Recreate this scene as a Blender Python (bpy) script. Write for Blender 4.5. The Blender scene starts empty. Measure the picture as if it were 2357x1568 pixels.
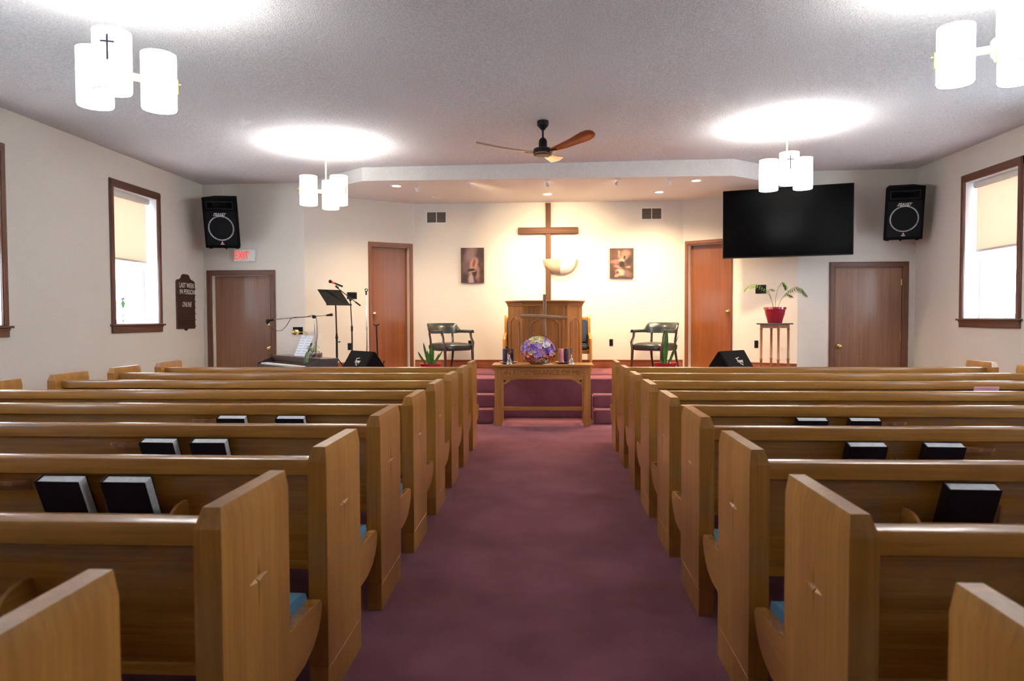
import bpy, bmesh, math, random
from mathutils import Vector, Matrix
random.seed(7)
SC = bpy.context.scene
C = SC.collection
R = math.radians
PI = math.pi

# ------------------------------------------------------------------ camera
YAW, PITCH, ROLL, FPX, EYE = R(3.0), R(1.83), R(-0.21), 1600.0, 1.40
cd = bpy.data.cameras.new('camera')
cam = bpy.data.objects.new('camera', cd); C.objects.link(cam)
fw = Vector((-math.sin(YAW)*math.cos(PITCH), math.cos(YAW)*math.cos(PITCH), -math.sin(PITCH)))
rt = Vector((math.cos(YAW), math.sin(YAW), 0)); up = rt.cross(fw)
r2 = rt*math.cos(ROLL) + up*math.sin(ROLL); u2 = up*math.cos(ROLL) - rt*math.sin(ROLL)
m = Matrix.Identity(4)
for i in range(3):
    m[i][0], m[i][1], m[i][2] = r2[i], u2[i], -fw[i]
m[2][3] = EYE
cam.matrix_world = m
cd.sensor_width = 36.0; cd.lens = 36.0*FPX/2357.0; cd.clip_start = 0.05; cd.clip_end = 200
cd.dof.use_dof = True; cd.dof.focus_distance = 8.5; cd.dof.aperture_fstop = 4.5
SC.camera = cam

# ------------------------------------------------------------------ world: an even, overcast daylight outside the windows
w = bpy.data.worlds.new('overcast_sky'); SC.world = w; w.use_nodes = True
bg = w.node_tree.nodes['Background']
bg.inputs[0].default_value = (0.86, 0.93, 1.0, 1); bg.inputs[1].default_value = 6.5
LAMP_UP, LAMP_GLOW = 29.0, 2.6           # watts of each bulb / radiance of each pendant shade
DOWN_W, SPOT_W = 135.0, 40.0            # platform downlights and cross spots
WARM = (1.0, 0.72, 0.42)
SC.view_settings.view_transform = 'Standard'; SC.view_settings.look = 'None'
SC.view_settings.exposure = 1.38; SC.view_settings.gamma = 1.0
SC.view_settings.use_curve_mapping = False
SC.cycles.use_denoising = True
SC.cycles.use_adaptive_sampling = True; SC.cycles.adaptive_threshold = .18; SC.cycles.adaptive_min_samples = 16
SC.cycles.max_bounces = 5; SC.cycles.diffuse_bounces = 3; SC.cycles.glossy_bounces = 3
SC.cycles.transparent_max_bounces = 12
SC.cycles.caustics_reflective = False; SC.cycles.caustics_refractive = False
SC.cycles.sample_clamp_indirect = 6.0

# ------------------------------------------------------------------ materials
def nmat(name):
    mt = bpy.data.materials.new(name); mt.use_nodes = True
    nt = mt.node_tree; return mt, nt, nt.nodes['Principled BSDF']
def setp(b, col=None, rough=None, metal=None, coat=None, spec=None, trans=None, ior=None, sheen=None):
    if col is not None: b.inputs['Base Color'].default_value = (*col, 1)
    if rough is not None: b.inputs['Roughness'].default_value = rough
    if metal is not None: b.inputs['Metallic'].default_value = metal
    if coat is not None: b.inputs['Coat Weight'].default_value = coat; b.inputs['Coat Roughness'].default_value = 0.12
    if spec is not None: b.inputs['Specular IOR Level'].default_value = spec
    if trans is not None: b.inputs['Transmission Weight'].default_value = trans
    if ior is not None: b.inputs['IOR'].default_value = ior
    if sheen is not None: b.inputs['Sheen Weight'].default_value = sheen
def coords(nt, scale=(1, 1, 1), vary=True):
    tc = nt.nodes.new('ShaderNodeTexCoord'); mp = nt.nodes.new('ShaderNodeMapping')
    mp.inputs['Scale'].default_value = scale
    if vary:
        oi = nt.nodes.new('ShaderNodeObjectInfo'); ml = nt.nodes.new('ShaderNodeMath'); ml.operation = 'MULTIPLY'
        ml.inputs[1].default_value = 37.0; nt.links.new(oi.outputs['Random'], ml.inputs[0])
        ad = nt.nodes.new('ShaderNodeVectorMath'); ad.operation = 'ADD'
        nt.links.new(tc.outputs['Object'], ad.inputs[0]); nt.links.new(ml.outputs[0], ad.inputs[1])
        nt.links.new(ad.outputs[0], mp.inputs['Vector'])
    else:
        nt.links.new(tc.outputs['Object'], mp.inputs['Vector'])
    return mp.outputs[0]
def noise(nt, vec, scale, detail=3, rough=.55, dist=0.0):
    n = nt.nodes.new('ShaderNodeTexNoise'); n.inputs['Scale'].default_value = scale
    n.inputs['Detail'].default_value = detail; n.inputs['Roughness'].default_value = rough
    n.inputs['Distortion'].default_value = dist
    nt.links.new(vec, n.inputs['Vector']); return n.outputs['Fac']
def ramp(nt, fac, stops):
    r = nt.nodes.new('ShaderNodeValToRGB'); e = r.color_ramp.elements
    while len(e) < len(stops): e.new(0.5)
    for k, (p, c) in enumerate(stops): e[k].position = p; e[k].color = (*c, 1)
    nt.links.new(fac, r.inputs[0]); return r.outputs[0]
def bump(nt, b, h, strength=.3, dist=.01):
    bp = nt.nodes.new('ShaderNodeBump'); bp.inputs['Strength'].default_value = strength; bp.inputs['Distance'].default_value = dist
    nt.links.new(h, bp.inputs['Height']); nt.links.new(bp.outputs[0], b.inputs['Normal'])
def plain(name, col, rough=.5, metal=0.0, coat=None, spec=None, vary=.08, scale=18):
    mt, nt, b = nmat(name); setp(b, col, rough, metal, coat, spec)
    f = noise(nt, coords(nt), scale, 2)
    lo = tuple(c*(1-vary) for c in col); hi = tuple(min(1, c*(1+vary)) for c in col)
    nt.links.new(ramp(nt, f, [(.3, lo), (.7, hi)]), b.inputs['Base Color']); return mt
def wood(name, dark, light, axis='x', rough=.38, coat=.25, fine=60, along=2.2):
    mt, nt, b = nmat(name); setp(b, light, rough, 0, coat)
    s = {'x': (along, fine, fine), 'y': (fine, along, fine), 'z': (fine, fine, along)}[axis]
    v = coords(nt, s)
    f = noise(nt, v, 1.0, 5, .65, .6)
    mid = tuple((a+c)/2 for a, c in zip(dark, light))
    s2 = {'x': (.5, 7, 7), 'y': (7, .5, 7), 'z': (7, 7, .5)}[axis]
    g = noise(nt, coords(nt, s2), 1.0, 3, .5, .8)
    mx = nt.nodes.new('ShaderNodeMix'); mx.data_type = 'FLOAT'; mx.inputs[0].default_value = .45
    nt.links.new(f, mx.inputs[2]); nt.links.new(g, mx.inputs[3])
    nt.links.new(ramp(nt, mx.outputs[0], [(.34, dark), (.5, mid), (.62, light)]), b.inputs['Base Color'])
    bump(nt, b, f, .08, .004); return mt
def emis(name, col, strength):
    mt, nt, b = nmat(name); setp(b, col, .6)
    b.inputs['Emission Color'].default_value = (*col, 1); b.inputs['Emission Strength'].default_value = strength
    return mt

def wallmat(name, col, bscale, bstr, bdist=.004, vary=.05):
    mt, nt, b = nmat(name); setp(b, col, .85, spec=.2)
    v = coords(nt, vary=False)
    lo = tuple(c*(1-vary) for c in col); hi = tuple(min(1, c*(1+vary)) for c in col)
    nt.links.new(ramp(nt, noise(nt, v, 70, 2), [(.35, lo), (.65, hi)]), b.inputs['Base Color'])
    bump(nt, b, noise(nt, v, bscale, 3, .6), bstr, bdist); return mt
M = {}
M['wall'] = wallmat('cream_vinyl_wall', (.76, .72, .645), 150, .35)
M['ceil'] = wallmat('stippled_ceiling', (.76, .745, .74), 95, .9, .012, .13)
M['soffit'] = wallmat('soffit_paint', (.80, .78, .74), 120, .4)
def carpet():
    mt, nt, b = nmat('mauve_carpet'); setp(b, (.2, .07, .09), .95, spec=.1)
    v = coords(nt, vary=False)
    f = noise(nt, v, 240, 3, .7); g = noise(nt, v, 3.0, 3, .6)
    mx = nt.nodes.new('ShaderNodeMix'); mx.data_type = 'FLOAT'; mx.inputs[0].default_value = .3
    nt.links.new(f, mx.inputs[2]); nt.links.new(g, mx.inputs[3])
    nt.links.new(ramp(nt, mx.outputs[0], [(.3, (.150, .040, .062)), (.5, (.265, .086, .122)), (.7, (.41, .160, .210))]), b.inputs['Base Color'])
    b.inputs['Sheen Weight'].default_value = .12; b.inputs['Sheen Roughness'].default_value = .5
    bump(nt, b, f, .8, .01); return mt
M['carpet'] = carpet()
OD, OL = (.295, .116, .015), (.47, .212, .038)
M['oak_x'] = wood('honey_oak_long_grain', OD, OL, 'x', .26, .5)
M['oak_z'] = wood('honey_oak_upright_grain', OD, OL, 'z', .34, .3)
M['oak_y'] = wood('honey_oak_cross_grain', OD, OL, 'y', .34, .3)
M['trim'] = wood('dark_red_oak_trim', (.085, .028, .014), (.19, .072, .036), 'z', .42, .2)
M['trim_x'] = wood('dark_red_oak_trim_long', (.085, .028, .014), (.19, .072, .036), 'x', .42, .2)
M['door'] = wood('red_oak_door', (.21, .095, .050), (.31, .155, .085), 'z', .45, .15, 45, 1.2)
M['pdoor'] = wood('warm_lit_oak_door', (.185, .050, .007), (.275, .085, .013), 'z', .45, .15, 45, 1.2)  # same stain as the nave doors, warm platform light mixed into the colour
M['pulpit'] = wood('pulpit_oak', (.17, .058, .008), (.36, .148, .026), 'z', .36, .3)
M['pulpit_x'] = wood('pulpit_oak_long', (.17, .058, .008), (.36, .148, .026), 'x', .36, .3)
M['table'] = wood('table_oak', (.29, .115, .025), (.52, .24, .065), 'x', .36, .3)
M['table_z'] = wood('table_oak_upright', (.29, .115, .025), (.52, .24, .065), 'z', .36, .3)
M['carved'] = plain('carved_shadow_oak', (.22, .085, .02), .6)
M['crosswood'] = wood('barn_timber', (.065, .025, .012), (.14, .058, .028), 'z', .7, 0)
M['crosswood_x'] = wood('barn_timber_long', (.065, .025, .012), (.14, .058, .028), 'x', .7, 0)
M['drift'] = wood('weathered_driftwood', (.16, .085, .045), (.50, .34, .22), 'z', .8, 0)
M['drift_x'] = wood('weathered_driftwood_long', (.16, .085, .045), (.50, .34, .22), 'x', .8, 0)
M['black'] = plain('black_plastic', (.008, .008, .009), .45, spec=.3)
M['blackmatte'] = plain('black_carpet_covering', (.004, .0042, .005), .95, scale=200, vary=.5, spec=.1)
M['grille'] = plain('black_grille_cloth', (.008, .0085, .010), .8, scale=300, vary=.6, spec=.12)
M['screen'] = plain('black_glass_screen', (.001, .001, .0015), .22, spec=.06)
M['steel'] = plain('grey_steel', (.55, .55, .56), .3, 1.0)
M['chrome'] = plain('chrome', (.75, .75, .74), .15, 1.0)
M['silver'] = plain('silver_ring', (.35, .35, .36), .4, .6)
M['brass'] = plain('brass', (.72, .50, .18), .25, 1.0)
M['lampbrass'] = plain('pale_brass', (.85, .72, .33), .35, .55)
M['bronze'] = plain('polished_bronze', (.50, .34, .17), .22, 1.0)
M['white'] = plain('white_paint', (.78, .78, .76), .5, vary=.02)
M['offwhite'] = plain('cream_jamb_paint', (.74, .70, .62), .5, vary=.03)
M['vinyl'] = plain('white_vinyl_sash', (.80, .82, .84), .35, vary=.02)
M['paper'] = plain('white_paper', (.85, .87, .9), .8, vary=.03)
M['pages'] = plain('book_pages', (.66, .66, .65), .85, vary=.12, scale=60)
M['cover'] = plain('oxblood_book_cover', (.012, .003, .006), .5, vary=.2, spec=.2)
M['leather'] = plain('dark_green_leather', (.017, .024, .027), .32, coat=.4, vary=.25, scale=9)
M['chairwood'] = wood('mahogany', (.025, .010, .007), (.075, .030, .019), 'z', .3, .4)
M['blue'] = plain('slate_blue_fabric', (.050, .075, .12), .85, vary=.25, scale=120)
M['cushion'] = plain('teal_blue_cushion', (.06, .17, .26), .9, vary=.3, scale=150)
M['red'] = plain('red_glaze', (.36, .012, .028), .18, coat=.5, vary=.12)
M['granite'] = plain('dark_granite', (.05, .055, .05), .25, vary=.6, scale=140)
M['leaf'] = plain('green_leaf', (.045, .17, .022), .45, vary=.35, scale=8)
M['palm'] = plain('palm_green', (.12, .22, .035), .5, vary=.4, scale=12)
M['palestem'] = plain('pale_succulent', (.25, .38, .20), .6, vary=.2)
M['purple'] = plain('purple_wax', (.030, .012, .065), .4, vary=.1)
M['pink'] = plain('pink_wax', (.72, .27, .30), .4, vary=.05)
M['pinkpaper'] = plain('pink_paper', (.85, .40, .50), .8, vary=.03)
M['dish'] = plain('pewter_dish', (.42, .38, .32), .3, .6)
M['wicker'] = wood('willow_cane', (.16, .05, .015), (.42, .19, .06), 'x', .5, 0)
M['piano'] = wood('rosewood_case', (.020, .008, .008), (.055, .022, .02), 'x', .3, .3)
M['keys'] = plain('ivory_keys', (.8, .8, .78), .3, vary=.02)
M['soil'] = plain('potting_soil', (.03, .018, .012), .95)
M['cane'] = wood('bamboo_cane', (.26, .10, .035), (.48, .22, .09), 'z', .35, .3)
M['board'] = wood('dark_walnut_board', (.028, .011, .007), (.07, .028, .017), 'x', .45, .2)
M['letters'] = plain('white_lettering', (.80, .80, .78), .5, vary=.02)
M['plaster'] = plain('tan_plaster', (.50, .40, .29), .7, vary=.04)
M['plaster_lit'] = plain('bright_lit_plaster', (.88, .85, .80), .5, vary=.01)  # sconce bowl under the spotlights, brightness put into the colour
M['shade'] = emis('lit_white_shade', (1, 1, 1), LAMP_GLOW)
M['rim'] = plain('grey_shade_rim', (.10, .11, .16), .5)
M['warmlamp'] = emis('lit_warm_lamp', (1.0, .78, .52), 14.0)
M['exit'] = emis('lit_red_letters', (.85, .03, .012), .75)
M['redbadge'] = plain('red_badge', (.5, .03, .02), .4)
M['grey_metal'] = plain('grey_louvre', (.22, .19, .15), .6)
M['darkgap'] = plain('dark_void', (.015, .012, .01), .9)
M['orange'] = plain('orange_band', (.75, .10, .03), .5)
M['staff'] = plain('printed_staves', (.45, .50, .62), .8)
M['cable'] = plain('black_cable', (.02, .02, .02), .6)
def glassmat(name, col=(1, 1, 1), clear=.9):
    mt = bpy.data.materials.new(name); mt.use_nodes = True; nt = mt.node_tree
    for n in list(nt.nodes): nt.nodes.remove(n)
    o = nt.nodes.new('ShaderNodeOutputMaterial'); t = nt.nodes.new('ShaderNodeBsdfTransparent'); t.inputs[0].default_value = (*col, 1)
    g = nt.nodes.new('ShaderNodeBsdfGlossy'); g.inputs['Roughness'].default_value = .03
    mx = nt.nodes.new('ShaderNodeMixShader'); mx.inputs[0].default_value = 1-clear
    nt.links.new(t.outputs[0], mx.inputs[1]); nt.links.new(g.outputs[0], mx.inputs[2]); nt.links.new(mx.outputs[0], o.inputs[0])
    return mt
M['pane'] = glassmat('window_glass', (.95, .97, 1.0), .93)
M['crystal'] = glassmat('clear_crystal', (.95, .95, .96), .62)
def blindmat():
    mt = bpy.data.materials.new('peach_blind_fabric'); mt.use_nodes = True; nt = mt.node_tree
    for n in list(nt.nodes): nt.nodes.remove(n)
    o = nt.nodes.new('ShaderNodeOutputMaterial'); d = nt.nodes.new('ShaderNodeBsdfDiffuse'); t = nt.nodes.new('ShaderNodeBsdfTranslucent')
    f = noise(nt, coords(nt), 300, 2)
    c = ramp(nt, f, [(.3, (.82, .63, .49)), (.7, (.88, .70, .56))])
    nt.links.new(c, d.inputs[0]); nt.links.new(c, t.inputs[0])
    mx = nt.nodes.new('ShaderNodeMixShader'); mx.inputs[0].default_value = .34
    nt.links.new(d.outputs[0], mx.inputs[1]); nt.links.new(t.outputs[0], mx.inputs[2]); nt.links.new(mx.outputs[0], o.inputs[0])
    return mt
M['blind'] = blindmat()

# ------------------------------------------------------------------ mesh helpers
class MB:
    def __init__(s): s.bm = bmesh.new()
    def box(s, x0, x1, y0, y1, z0, z1, bev=0.0, mat=None, seg=1):
        r = bmesh.ops.create_cube(s.bm, size=1.0); vs = r['verts']
        T = Matrix.Translation(((x0+x1)/2, (y0+y1)/2, (z0+z1)/2)) @ Matrix.Diagonal((abs(x1-x0), abs(y1-y0), abs(z1-z0), 1))
        bmesh.ops.transform(s.bm, matrix=T, verts=vs)
        if bev:
            es = list({e for v in vs for e in v.link_edges})
            o = bmesh.ops.bevel(s.bm, geom=es, offset=bev, segments=seg, affect='EDGES', clamp_overlap=True)
            vs = list({v for f in o['faces'] for v in f.verts} | {v for v in vs if v.is_valid})
        if mat is not None: bmesh.ops.transform(s.bm, matrix=mat, verts=vs)
        return s
    def prism(s, poly, d0, d1, plane='xz', mat=None, bev=0.0):
        f3 = {'xz': lambda a, b, d: (a, d, b), 'xy': lambda a, b, d: (a, b, d), 'yz': lambda a, b, d: (d, a, b)}[plane]
        A = [s.bm.verts.new(f3(a, b, d0)) for a, b in poly]; B = [s.bm.verts.new(f3(a, b, d1)) for a, b in poly]
        n = len(poly); fs = [s.bm.faces.new(A), s.bm.faces.new(B[::-1])]
        for i in range(n): fs.append(s.bm.faces.new((A[i], A[(i+1) % n], B[(i+1) % n], B[i])))
        vs = A+B
        if bev:
            es = list({e for f in fs for e in f.edges})
            o = bmesh.ops.bevel(s.bm, geom=es, offset=bev, segments=1, affect='EDGES', clamp_overlap=True)
            vs = list({v for f in o['faces'] for v in f.verts} | {v for v in vs if v.is_valid})
        if mat is not None: bmesh.ops.transform(s.bm, matrix=mat, verts=vs)
        return s
    def tube(s, pts, r, n=8, caps=True):
        pts = [Vector(p) for p in pts]; rs = r if isinstance(r, (list, tuple)) else [r]*len(pts)
        rings = []; prev = None
        for i, p in enumerate(pts):
            if i == 0: t = pts[1]-p
            elif i == len(pts)-1: t = p-pts[i-1]
            else: t = (pts[i+1]-p).normalized() + (p-pts[i-1]).normalized()
            t.normalize()
            if prev is None:
                a = Vector((0, 0, 1)) if abs(t.z) < .9 else Vector((1, 0, 0))
                u = a.cross(t).normalized()
            else:
                u = (prev - t*prev.dot(t)).normalized()
            prev = u; v = t.cross(u)
            rings.append([s.bm.verts.new(p + (u*math.cos(2*PI*k/n) + v*math.sin(2*PI*k/n))*rs[i]) for k in range(n)])
        for a, b in zip(rings, rings[1:]):
            for k in range(n): s.bm.faces.new((a[k], a[(k+1) % n], b[(k+1) % n], b[k]))
        if caps: s.bm.faces.new(rings[0][::-1]); s.bm.faces.new(rings[-1])
        return s
    def cyl(s, p0, p1, r0, r1=None, n=14, caps=True): return s.tube([p0, p1], [r0, r0 if r1 is None else r1], n, caps)
    def lathe(s, prof, n=20, mat=None):
        rings = []; vs = []
        for r, z in prof:
            if r < 1e-6: rg = [s.bm.verts.new((0, 0, z))]
            else: rg = [s.bm.verts.new((r*math.cos(2*PI*k/n), r*math.sin(2*PI*k/n), z)) for k in range(n)]
            rings.append(rg); vs += rg
        for a, b in zip(rings, rings[1:]):
            for k in range(n):
                q = [a[k % len(a)], a[(k+1) % len(a)], b[(k+1) % len(b)], b[k % len(b)]]
                u = []
                for v in q:
                    if v not in u: u.append(v)
                if len(u) > 2: s.bm.faces.new(u)
        if mat is not None: bmesh.ops.transform(s.bm, matrix=mat, verts=vs)
        return s
    def ball(s, c, r, sc=(1, 1, 1), n=12, m_=8):
        return s.lathe([(r*math.sin(PI*k/m_), -r*math.cos(PI*k/m_)) for k in range(m_+1)], n, Matrix.Translation(c) @ Matrix.Diagonal((*sc, 1)))
    def poly(s, pts): s.bm.faces.new([s.bm.verts.new(p) for p in pts]); return s
    def grid(s, rows, close=False):
        V = [[s.bm.verts.new(p) for p in r] for r in rows]
        for a, b in zip(V, V[1:]):
            for k in range(len(a)-(0 if close else 1)):
                k2 = (k+1) % len(a); s.bm.faces.new((a[k], a[k2], b[k2], b[k]))
        return s
    def move(s, mat): bmesh.ops.transform(s.bm, matrix=mat, verts=s.bm.verts); return s
def obj(name, mb, mat, parent=None, smooth=35, loc=None, rot=None):
    bm = mb.bm; bmesh.ops.recalc_face_normals(bm, faces=bm.faces)
    me = bpy.data.meshes.new(name); bm.to_mesh(me); bm.free()
    me.materials.append(M[mat] if isinstance(mat, str) else mat)
    me.polygons.foreach_set('use_smooth', [True]*len(me.polygons)); me.set_sharp_from_angle(angle=R(smooth))
    o = bpy.data.objects.new(name, me); C.objects.link(o)
    if parent: o.parent = parent
    if loc: o.location = loc
    if rot: o.rotation_euler = rot
    return o
def inst(src, name, parent=None, loc=None, rot=None, scale=None):
    o = bpy.data.objects.new(name, src.data); C.objects.link(o)
    if parent: o.parent = parent
    if loc: o.location = loc
    if rot: o.rotation_euler = rot
    if scale: o.scale = scale
    return o
def tag(o, label, cat, group=None):
    o['label'] = label; o['category'] = cat
    if group: o['group'] = group
    return o
def thing(name, label, cat, loc=(0, 0, 0), rz=0.0, group=None):
    o = bpy.data.objects.new(name, None); C.objects.link(o); o.empty_display_size = .1
    o.location = loc; o.rotation_euler = (0, 0, rz); return tag(o, label, cat, group)
def frame(name, loc, rz=0.0):
    o = bpy.data.objects.new(name, None); C.objects.link(o); o.empty_display_size = .1
    o.location = loc; o.rotation_euler = (0, 0, rz); o['kind'] = 'structure'; return o
def struct(name, mb, mat, loc=None, rz=0.0, smooth=35):
    o = obj(name, mb, mat, None, smooth, loc, (0, 0, rz)); o['kind'] = 'structure'; return o
def text(name, body, mat, parent, size, M4, depth=.002, shear=0.0, width=None, align='CENTER'):
    cu = bpy.data.curves.new('t', 'FONT'); cu.body = body; cu.size = size; cu.extrude = depth; cu.shear = shear; cu.align_x = align; cu.resolution_u = 3
    t = bpy.data.objects.new('t', cu); C.objects.link(t)
    dg = bpy.context.evaluated_depsgraph_get()
    me = bpy.data.meshes.new_from_object(t.evaluated_get(dg)); bpy.data.objects.remove(t); bpy.data.curves.remove(cu)
    me.name = name
    if width:
        xs = [v.co.x for v in me.vertices]; k = width/(max(xs)-min(xs)); c = (max(xs)+min(xs))/2
        for v in me.vertices: v.co.x = (v.co.x-c)*k
    me.transform(M4); me.materials.clear(); me.materials.append(M[mat])
    o = bpy.data.objects.new(name, me); C.objects.link(o)
    if parent: o.parent = parent
    return o
FACE = Matrix.Rotation(PI/2, 4, 'X')           # text plane -> facing -y
def T(x, y, z): return Matrix.Translation((x, y, z))
def RZ(a): return Matrix.Rotation(a, 4, 'Z')
def RX(a): return Matrix.Rotation(a, 4, 'X')
def RY(a): return Matrix.Rotation(a, 4, 'Y')
def light(name, kind, energy, col, parent, loc, rot=None, **kw):
    l = bpy.data.lights.new(name, kind); l.energy = energy; l.color = col
    for k, v in kw.items(): setattr(l, k, v)
    o = bpy.data.objects.new(name, l); C.objects.link(o)
    if parent: o.parent = parent
    o.location = loc
    if rot: o.rotation_euler = rot
    return o

# ------------------------------------------------------------------ the room
XL, XR, YF, YB, Y0 = -5.42, 5.47, 10.70, 11.75, -3.6
ZP, ZS = 0.555, 3.345                     # platform floor, soffit
def zc(x): return 3.555 + .0083*x
def wall(name, A, ang, length, zlo, zhi, holes=(), thick=.3, mat='wall', ov=0.0):
    b = MB(); cur = -ov
    for s0, s1, z0, z1 in sorted(holes):
        b.box(cur, s0, 0, thick, zlo, zhi)
        if z1 < zhi: b.box(s0, s1, 0, thick, z1, zhi)
        if z0 > zlo: b.box(s0, s1, 0, thick, zlo, z0)
        cur = s1
    b.box(cur, length+ov, 0, thick, zlo, zhi)
    return struct(name, b, mat, (A[0], A[1], 0), ang)
b = MB(); b.box(XL-.3, XR+.3, Y0-.3, YB+.4, -.2, 0); struct('floor', b, 'carpet')
b = MB(); cx0, cx1 = XL-.3, XR+.3
lo = [b.bm.verts.new((x, y, zc(x))) for x, y in ((cx0, Y0-.3), (cx1, Y0-.3), (cx1, YB+.4), (cx0, YB+.4))]
hi = [b.bm.verts.new((x, y, zc(x)+.2)) for x, y in ((cx0, Y0-.3), (cx1, Y0-.3), (cx1, YB+.4), (cx0, YB+.4))]
b.bm.faces.new(lo); b.bm.faces.new(hi)
for i in range(4): b.bm.faces.new((lo[i], lo[(i+1) % 4], hi[(i+1) % 4], hi[i]))
struct('ceiling', b, 'ceil')
WL = [(8.44, 9.41), (5.66, 6.63), (2.88, 3.85), (.10, 1.07)]
WR = [(8.43, 9.47), (5.65, 6.69), (2.87, 3.91), (.09, 1.13)]
ZL0, ZL1, ZR0, ZR1 = 1.345, 3.06, 1.375, 3.155
wall('wall_left', (XL, Y0), PI/2, YF-Y0, 0, 3.8, [(a-Y0, c-Y0, ZL0, ZL1) for a, c in WL], ov=.3)
wall('wall_right', (XR, YF), -PI/2, YF-Y0, 0, 3.8, [(YF-c, YF-a, ZR0, ZR1) for a, c in WR], ov=.3)
wall('wall_rear', (XR, Y0), PI, XR-XL, 0, 3.8)
DL = (-5.28, -4.35, 2.085); DR = (4.30, 5.28, 2.14)
wall('wall_front_left', (XL, YF), 0, -3.8-XL, 0, 3.8, [(DL[0]-XL, DL[1]-XL, 0, DL[2])])
wall('wall_front_right', (3.75, YF), 0, XR-3.75, 0, 3.8, [(DR[0]-3.75, DR[1]-3.75, 0, DR[2])])
AL, LL = math.atan2(1.05, 1.53), math.hypot(1.05, 1.53)
AR, LR = -math.atan2(1.05, 1.51), math.hypot(1.05, 1.51)
PD_L = (1.10, 1.755, 2.60); PD_R = (.105, .815, 2.60)
wall('wall_angled_left', (-3.8, YF), AL, LL, 0, 3.8, [(PD_L[0], PD_L[1], ZP, PD_L[2])], .25)
wall('wall_angled_right', (2.24, YB), AR, LR, 0, 3.8, [(PD_R[0], PD_R[1], ZP, PD_R[2])], .25)
wall('wall_back', (-2.27, YB), 0, 4.51, 0, 3.8, thick=.25)
b = MB(); b.prism([(-3.79, YF+.01), (-2.62, 9.75), (2.54, 9.75), (3.74, YF+.01), (2.25, YB+.05), (-2.28, YB+.05)], ZS, 3.75, 'xy'); struct('ceiling_soffit', b, 'soffit')
# platform, steps either side of the communion table, nosing strip on the platform carpet
b = MB(); b.prism([(-3.8, 9.74), (3.75, 9.74), (3.75, YF), (2.24, YB), (-2.27, YB), (-3.8, YF)], 0.0, ZP, 'xy', bev=.012); struct('platform_floor', b, 'carpet')
b = MB(); b.prism([(0, 0), (1, 0), (1, .004), (0, .004)], 0, .012, 'xy', mat=T(-2.2, 10.32, ZP) @ Matrix.Diagonal((4.4, 1, 1, 1))); struct('carpet_seam', b, 'carpet')
for x0, x1 in ((-2.3, -.735), (.60, 2.3)):
    b = MB(); b.box(x0, x1, 9.15, 9.745, 0, .184, .014, seg=2); struct('platform_step', b, 'carpet')
    b = MB(); b.box(x0, x1, 9.43, 9.745, .18, .352, .014, seg=2); struct('platform_step', b, 'carpet')
# baseboards
def baseboard(name, A, ang, spans, z0):
    b = MB()
    for s0, s1 in spans:
        b.box(s0, s1, -.018, .004, z0, z0+.125, .003); b.box(s0, s1, -.024, .004, z0+.125, z0+.145, .004)
    struct(name, b, 'trim_x', (A[0], A[1], 0), ang)
M['base'] = wood('russet_baseboard', (.20, .055, .02), (.34, .11, .045), 'x', .4, .2)
_t = M['trim_x']; M['trim_x'] = M['base']
baseboard('baseboard_back', (-2.27, YB), 0, [(0, 4.51)], ZP)
baseboard('baseboard_angled_left', (-3.8, YF), AL, [(.0, PD_L[0]-.075)], ZP)
baseboard('baseboard_angled_right', (2.24, YB), AR, [(PD_R[1]+.06, LR)], ZP)
M['trim_x'] = _t
# doors
def door(name, A, ang, s0, s1, z0, z1, mat, casing, recess, knob_s, hinges=None, cl=None, cr=None):
    r = frame(name, (A[0], A[1], 0), ang); cl = casing if cl is None else cl; cr = casing if cr is None else cr
    b = MB(); b.box(s0+.004, s1-.004, recess, recess+.045, z0+.01, z1-.006, .002); obj('door_slab', b, mat, r)
    for nm, a, c in (('casing_left', s0-cl, s0), ('casing_right', s1, s1+cr)):
        if c-a < .02: continue
        b = MB(); b.box(a, c, -.018, .0, z0, z1+casing, .004); b.box(a+.012, c-.012, -.026, -.016, z0, z1+casing-.012, .003); obj(nm, b, 'trim' if mat == 'door' else 'door2', r)
    b = MB(); b.box(s0-cl, s1+cr, -.019, .0, z1, z1+casing, .004); b.box(s0-cl+.012, s1+cr-.012, -.027, -.016, z1+.012, z1+casing-.012, .003); obj('casing_head', b, 'trim_x' if mat == 'door' else 'door2', r)
    b = MB()
    for a, c in ((s0-.001, s0+.004), (s1-.004, s1+.001)): b.box(a, c, -.002, .2, z0, z1)
    b.box(s0, s1, -.002, .2, z1-.005, z1+.001); obj('door_jamb', b, 'offwhite' if recess > .01 else 'trim', r)
    k = MB(); k.lathe([(.030, 0), (.032, .006), (.012, .012), (.011, .032), (.024, .042), (.029, .056), (.024, .070), (.0, .074)], 18, T(knob_s[0], recess, knob_s[1]) @ RX(PI/2)); obj('door_knob', k, 'brass', r)
    for hz in (hinges or ()):
        h = MB(); h.box(s1-.018, s1-.002, recess-.006, recess, hz-.05, hz+.05, .001); h.cyl((s1-.006, recess-.008, hz-.05), (s1-.006, recess-.008, hz+.05), .006, n=8); obj('hinge', h, 'brass', r)
    return r
M['door2'] = wood('russet_oak_casing', (.16, .048, .013), (.25, .082, .024), 'z', .42, .2)
door('door_1', (0, YF), 0, DL[0], DL[1], 0, DL[2], 'door', .085, .085, (-4.40, .94), cl=.085)
door('door_2', (0, YF), 0, DR[0], DR[1], 0, DR[2], 'door', .085, .004, (4.36, .96), (1.92, 1.10, .25), cl=.085, cr=.09)
door('door_3', (-3.8, YF), AL, PD_L[0], PD_L[1], ZP, PD_L[2], 'pdoor', .065, .09, (1.145, 1.49))
door('door_4', (2.24, YB), AR, PD_R[0], PD_R[1], ZP, PD_R[2], 'pdoor', .065, .09, (.745, 1.50), cr=.03)
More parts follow.
